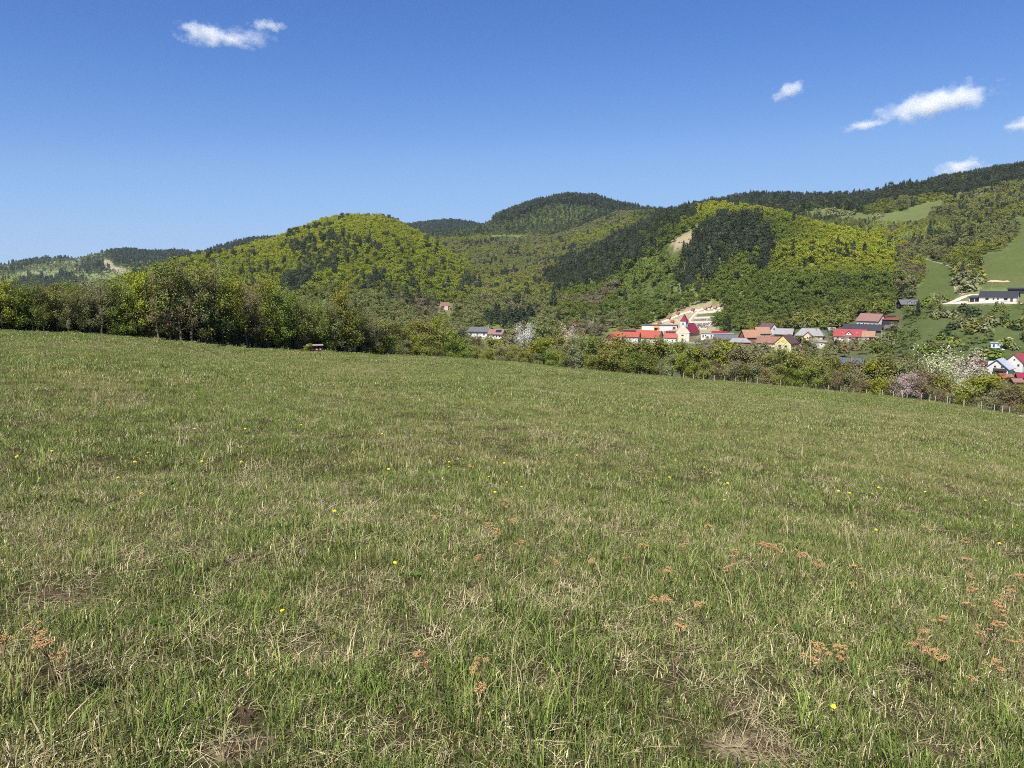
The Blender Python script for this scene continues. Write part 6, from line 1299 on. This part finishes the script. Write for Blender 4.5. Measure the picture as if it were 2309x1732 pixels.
# ------------------------------------------------------------------ clouds
def cloud(x, y, wpx, hpx_, dist, tilt, seed, dens, label):
    a, t = az_tan(x, y); a = float(a); t = float(t); c = Vector((dist * math.sin(a), dist * math.cos(a), dist * t)); D = c.length
    w = wpx * D / F / 2 * 1.25; h = hpx_ * D / F / 2 * 1.35
    m, nt, o = new_mat('cloud_vapour'); tc = node(nt, 'ShaderNodeTexCoord'); pos = tc.outputs['Object']
    le = node(nt, 'ShaderNodeVectorMath', operation='LENGTH'); ln(nt, pos, le.inputs[0])
    mp = node(nt, 'ShaderNodeMapping'); mp.inputs['Scale'].default_value = (w / h * 0.8, w / h * 0.6, 1.0); mp.inputs['Location'].default_value = (seed * 3.1, seed * 1.7, seed); ln(nt, pos, mp.inputs[0])
    n1 = noise(nt, mp.outputs[0], 1.15, 7, 0.62)
    s1 = node(nt, 'ShaderNodeMath', operation='MULTIPLY_ADD', i_1=2.5, i_2=-0.72); ln(nt, n1, s1.inputs[0])
    s2 = node(nt, 'ShaderNodeMath', operation='SUBTRACT'); ln(nt, s1.outputs[0], s2.inputs[0]); ln(nt, le.outputs['Value'], s2.inputs[1])
    s3 = node(nt, 'ShaderNodeMapRange', i_1=-0.1, i_2=0.7, i_3=0.0, i_4=1.0); ln(nt, s2.outputs[0], s3.inputs[0])
    s4 = node(nt, 'ShaderNodeMath', operation='MULTIPLY', i_1=dens * 0.45 / h); ln(nt, s3.outputs[0], s4.inputs[0])
    v = node(nt, 'ShaderNodeVolumeScatter'); v.inputs['Color'].default_value = (1, 1, 1, 1); v.inputs['Anisotropy'].default_value = 0.0; ln(nt, s4.outputs[0], v.inputs['Density'])
    ln(nt, v.outputs[0], o.inputs['Volume'])
    try: m.cycles.volume_step_rate = 0.5
    except Exception: pass
    import bmesh
    bm = bmesh.new(); bmesh.ops.create_icosphere(bm, subdivisions=3, radius=1.0); me = bpy.data.meshes.new('cloud'); bm.to_mesh(me); bm.free(); me.materials.append(m)
    ob = obj('cloud', me, loc=c, rot=(0, -tilt, -a)); ob.scale = (w, w * 0.6, h); return tag(ob, label, 'cloud', 'small clouds')
for q, args in enumerate(((478, 80, 150, 38, 5200, -0.06, 3, 3.6, 'long thin white cloud high on the left'), (555, 86, 120, 34, 5300, 0.0, 8, 1.0, 'faint wispy cloud trailing right of the long left cloud'), (606, 57, 78, 22, 5200, 0.03, 5, 2.0, 'small wisp above the right end of the left cloud'), (1777, 205, 84, 34, 6000, 0.2, 7, 3.2, 'small slanting cloud left of the big right cloud'),
                          (2112, 233, 205, 50, 6000, 0.15, 9, 4.8, 'largest white cloud on the right, slanting up to the right'), (1955, 281, 96, 18, 6000, 0.12, 2, 2.0, 'thin cloud tail left below the largest cloud'), (2166, 379, 94, 34, 7000, 0.05, 4, 4.5, 'low white cloud just above the right ridge'), (2312, 281, 76, 28, 6200, 0.0, 6, 4.0, 'cloud cut off by the right edge'))):
    cloud(*args)
# ------------------------------------------------------------------ haze over the valley
def haze():
    m, nt, o = new_mat('haze_air'); v = node(nt, 'ShaderNodeVolumePrincipled'); v.inputs['Color'].default_value = (0.62, 0.78, 1.0, 1); v.inputs['Density'].default_value = 0.00003; v.inputs['Anisotropy'].default_value = 0.2
    ln(nt, v.outputs[0], o.inputs['Volume'])
    b = MB(); zmin = float(ZG.min()) - 60; b.box(-6700, 6700, -6700, 6700, zmin, 430.0); ob = b.build('haze', m)
    tag(ob, 'thin blue summer haze filling the valley air', 'haze', kind='stuff')
haze()
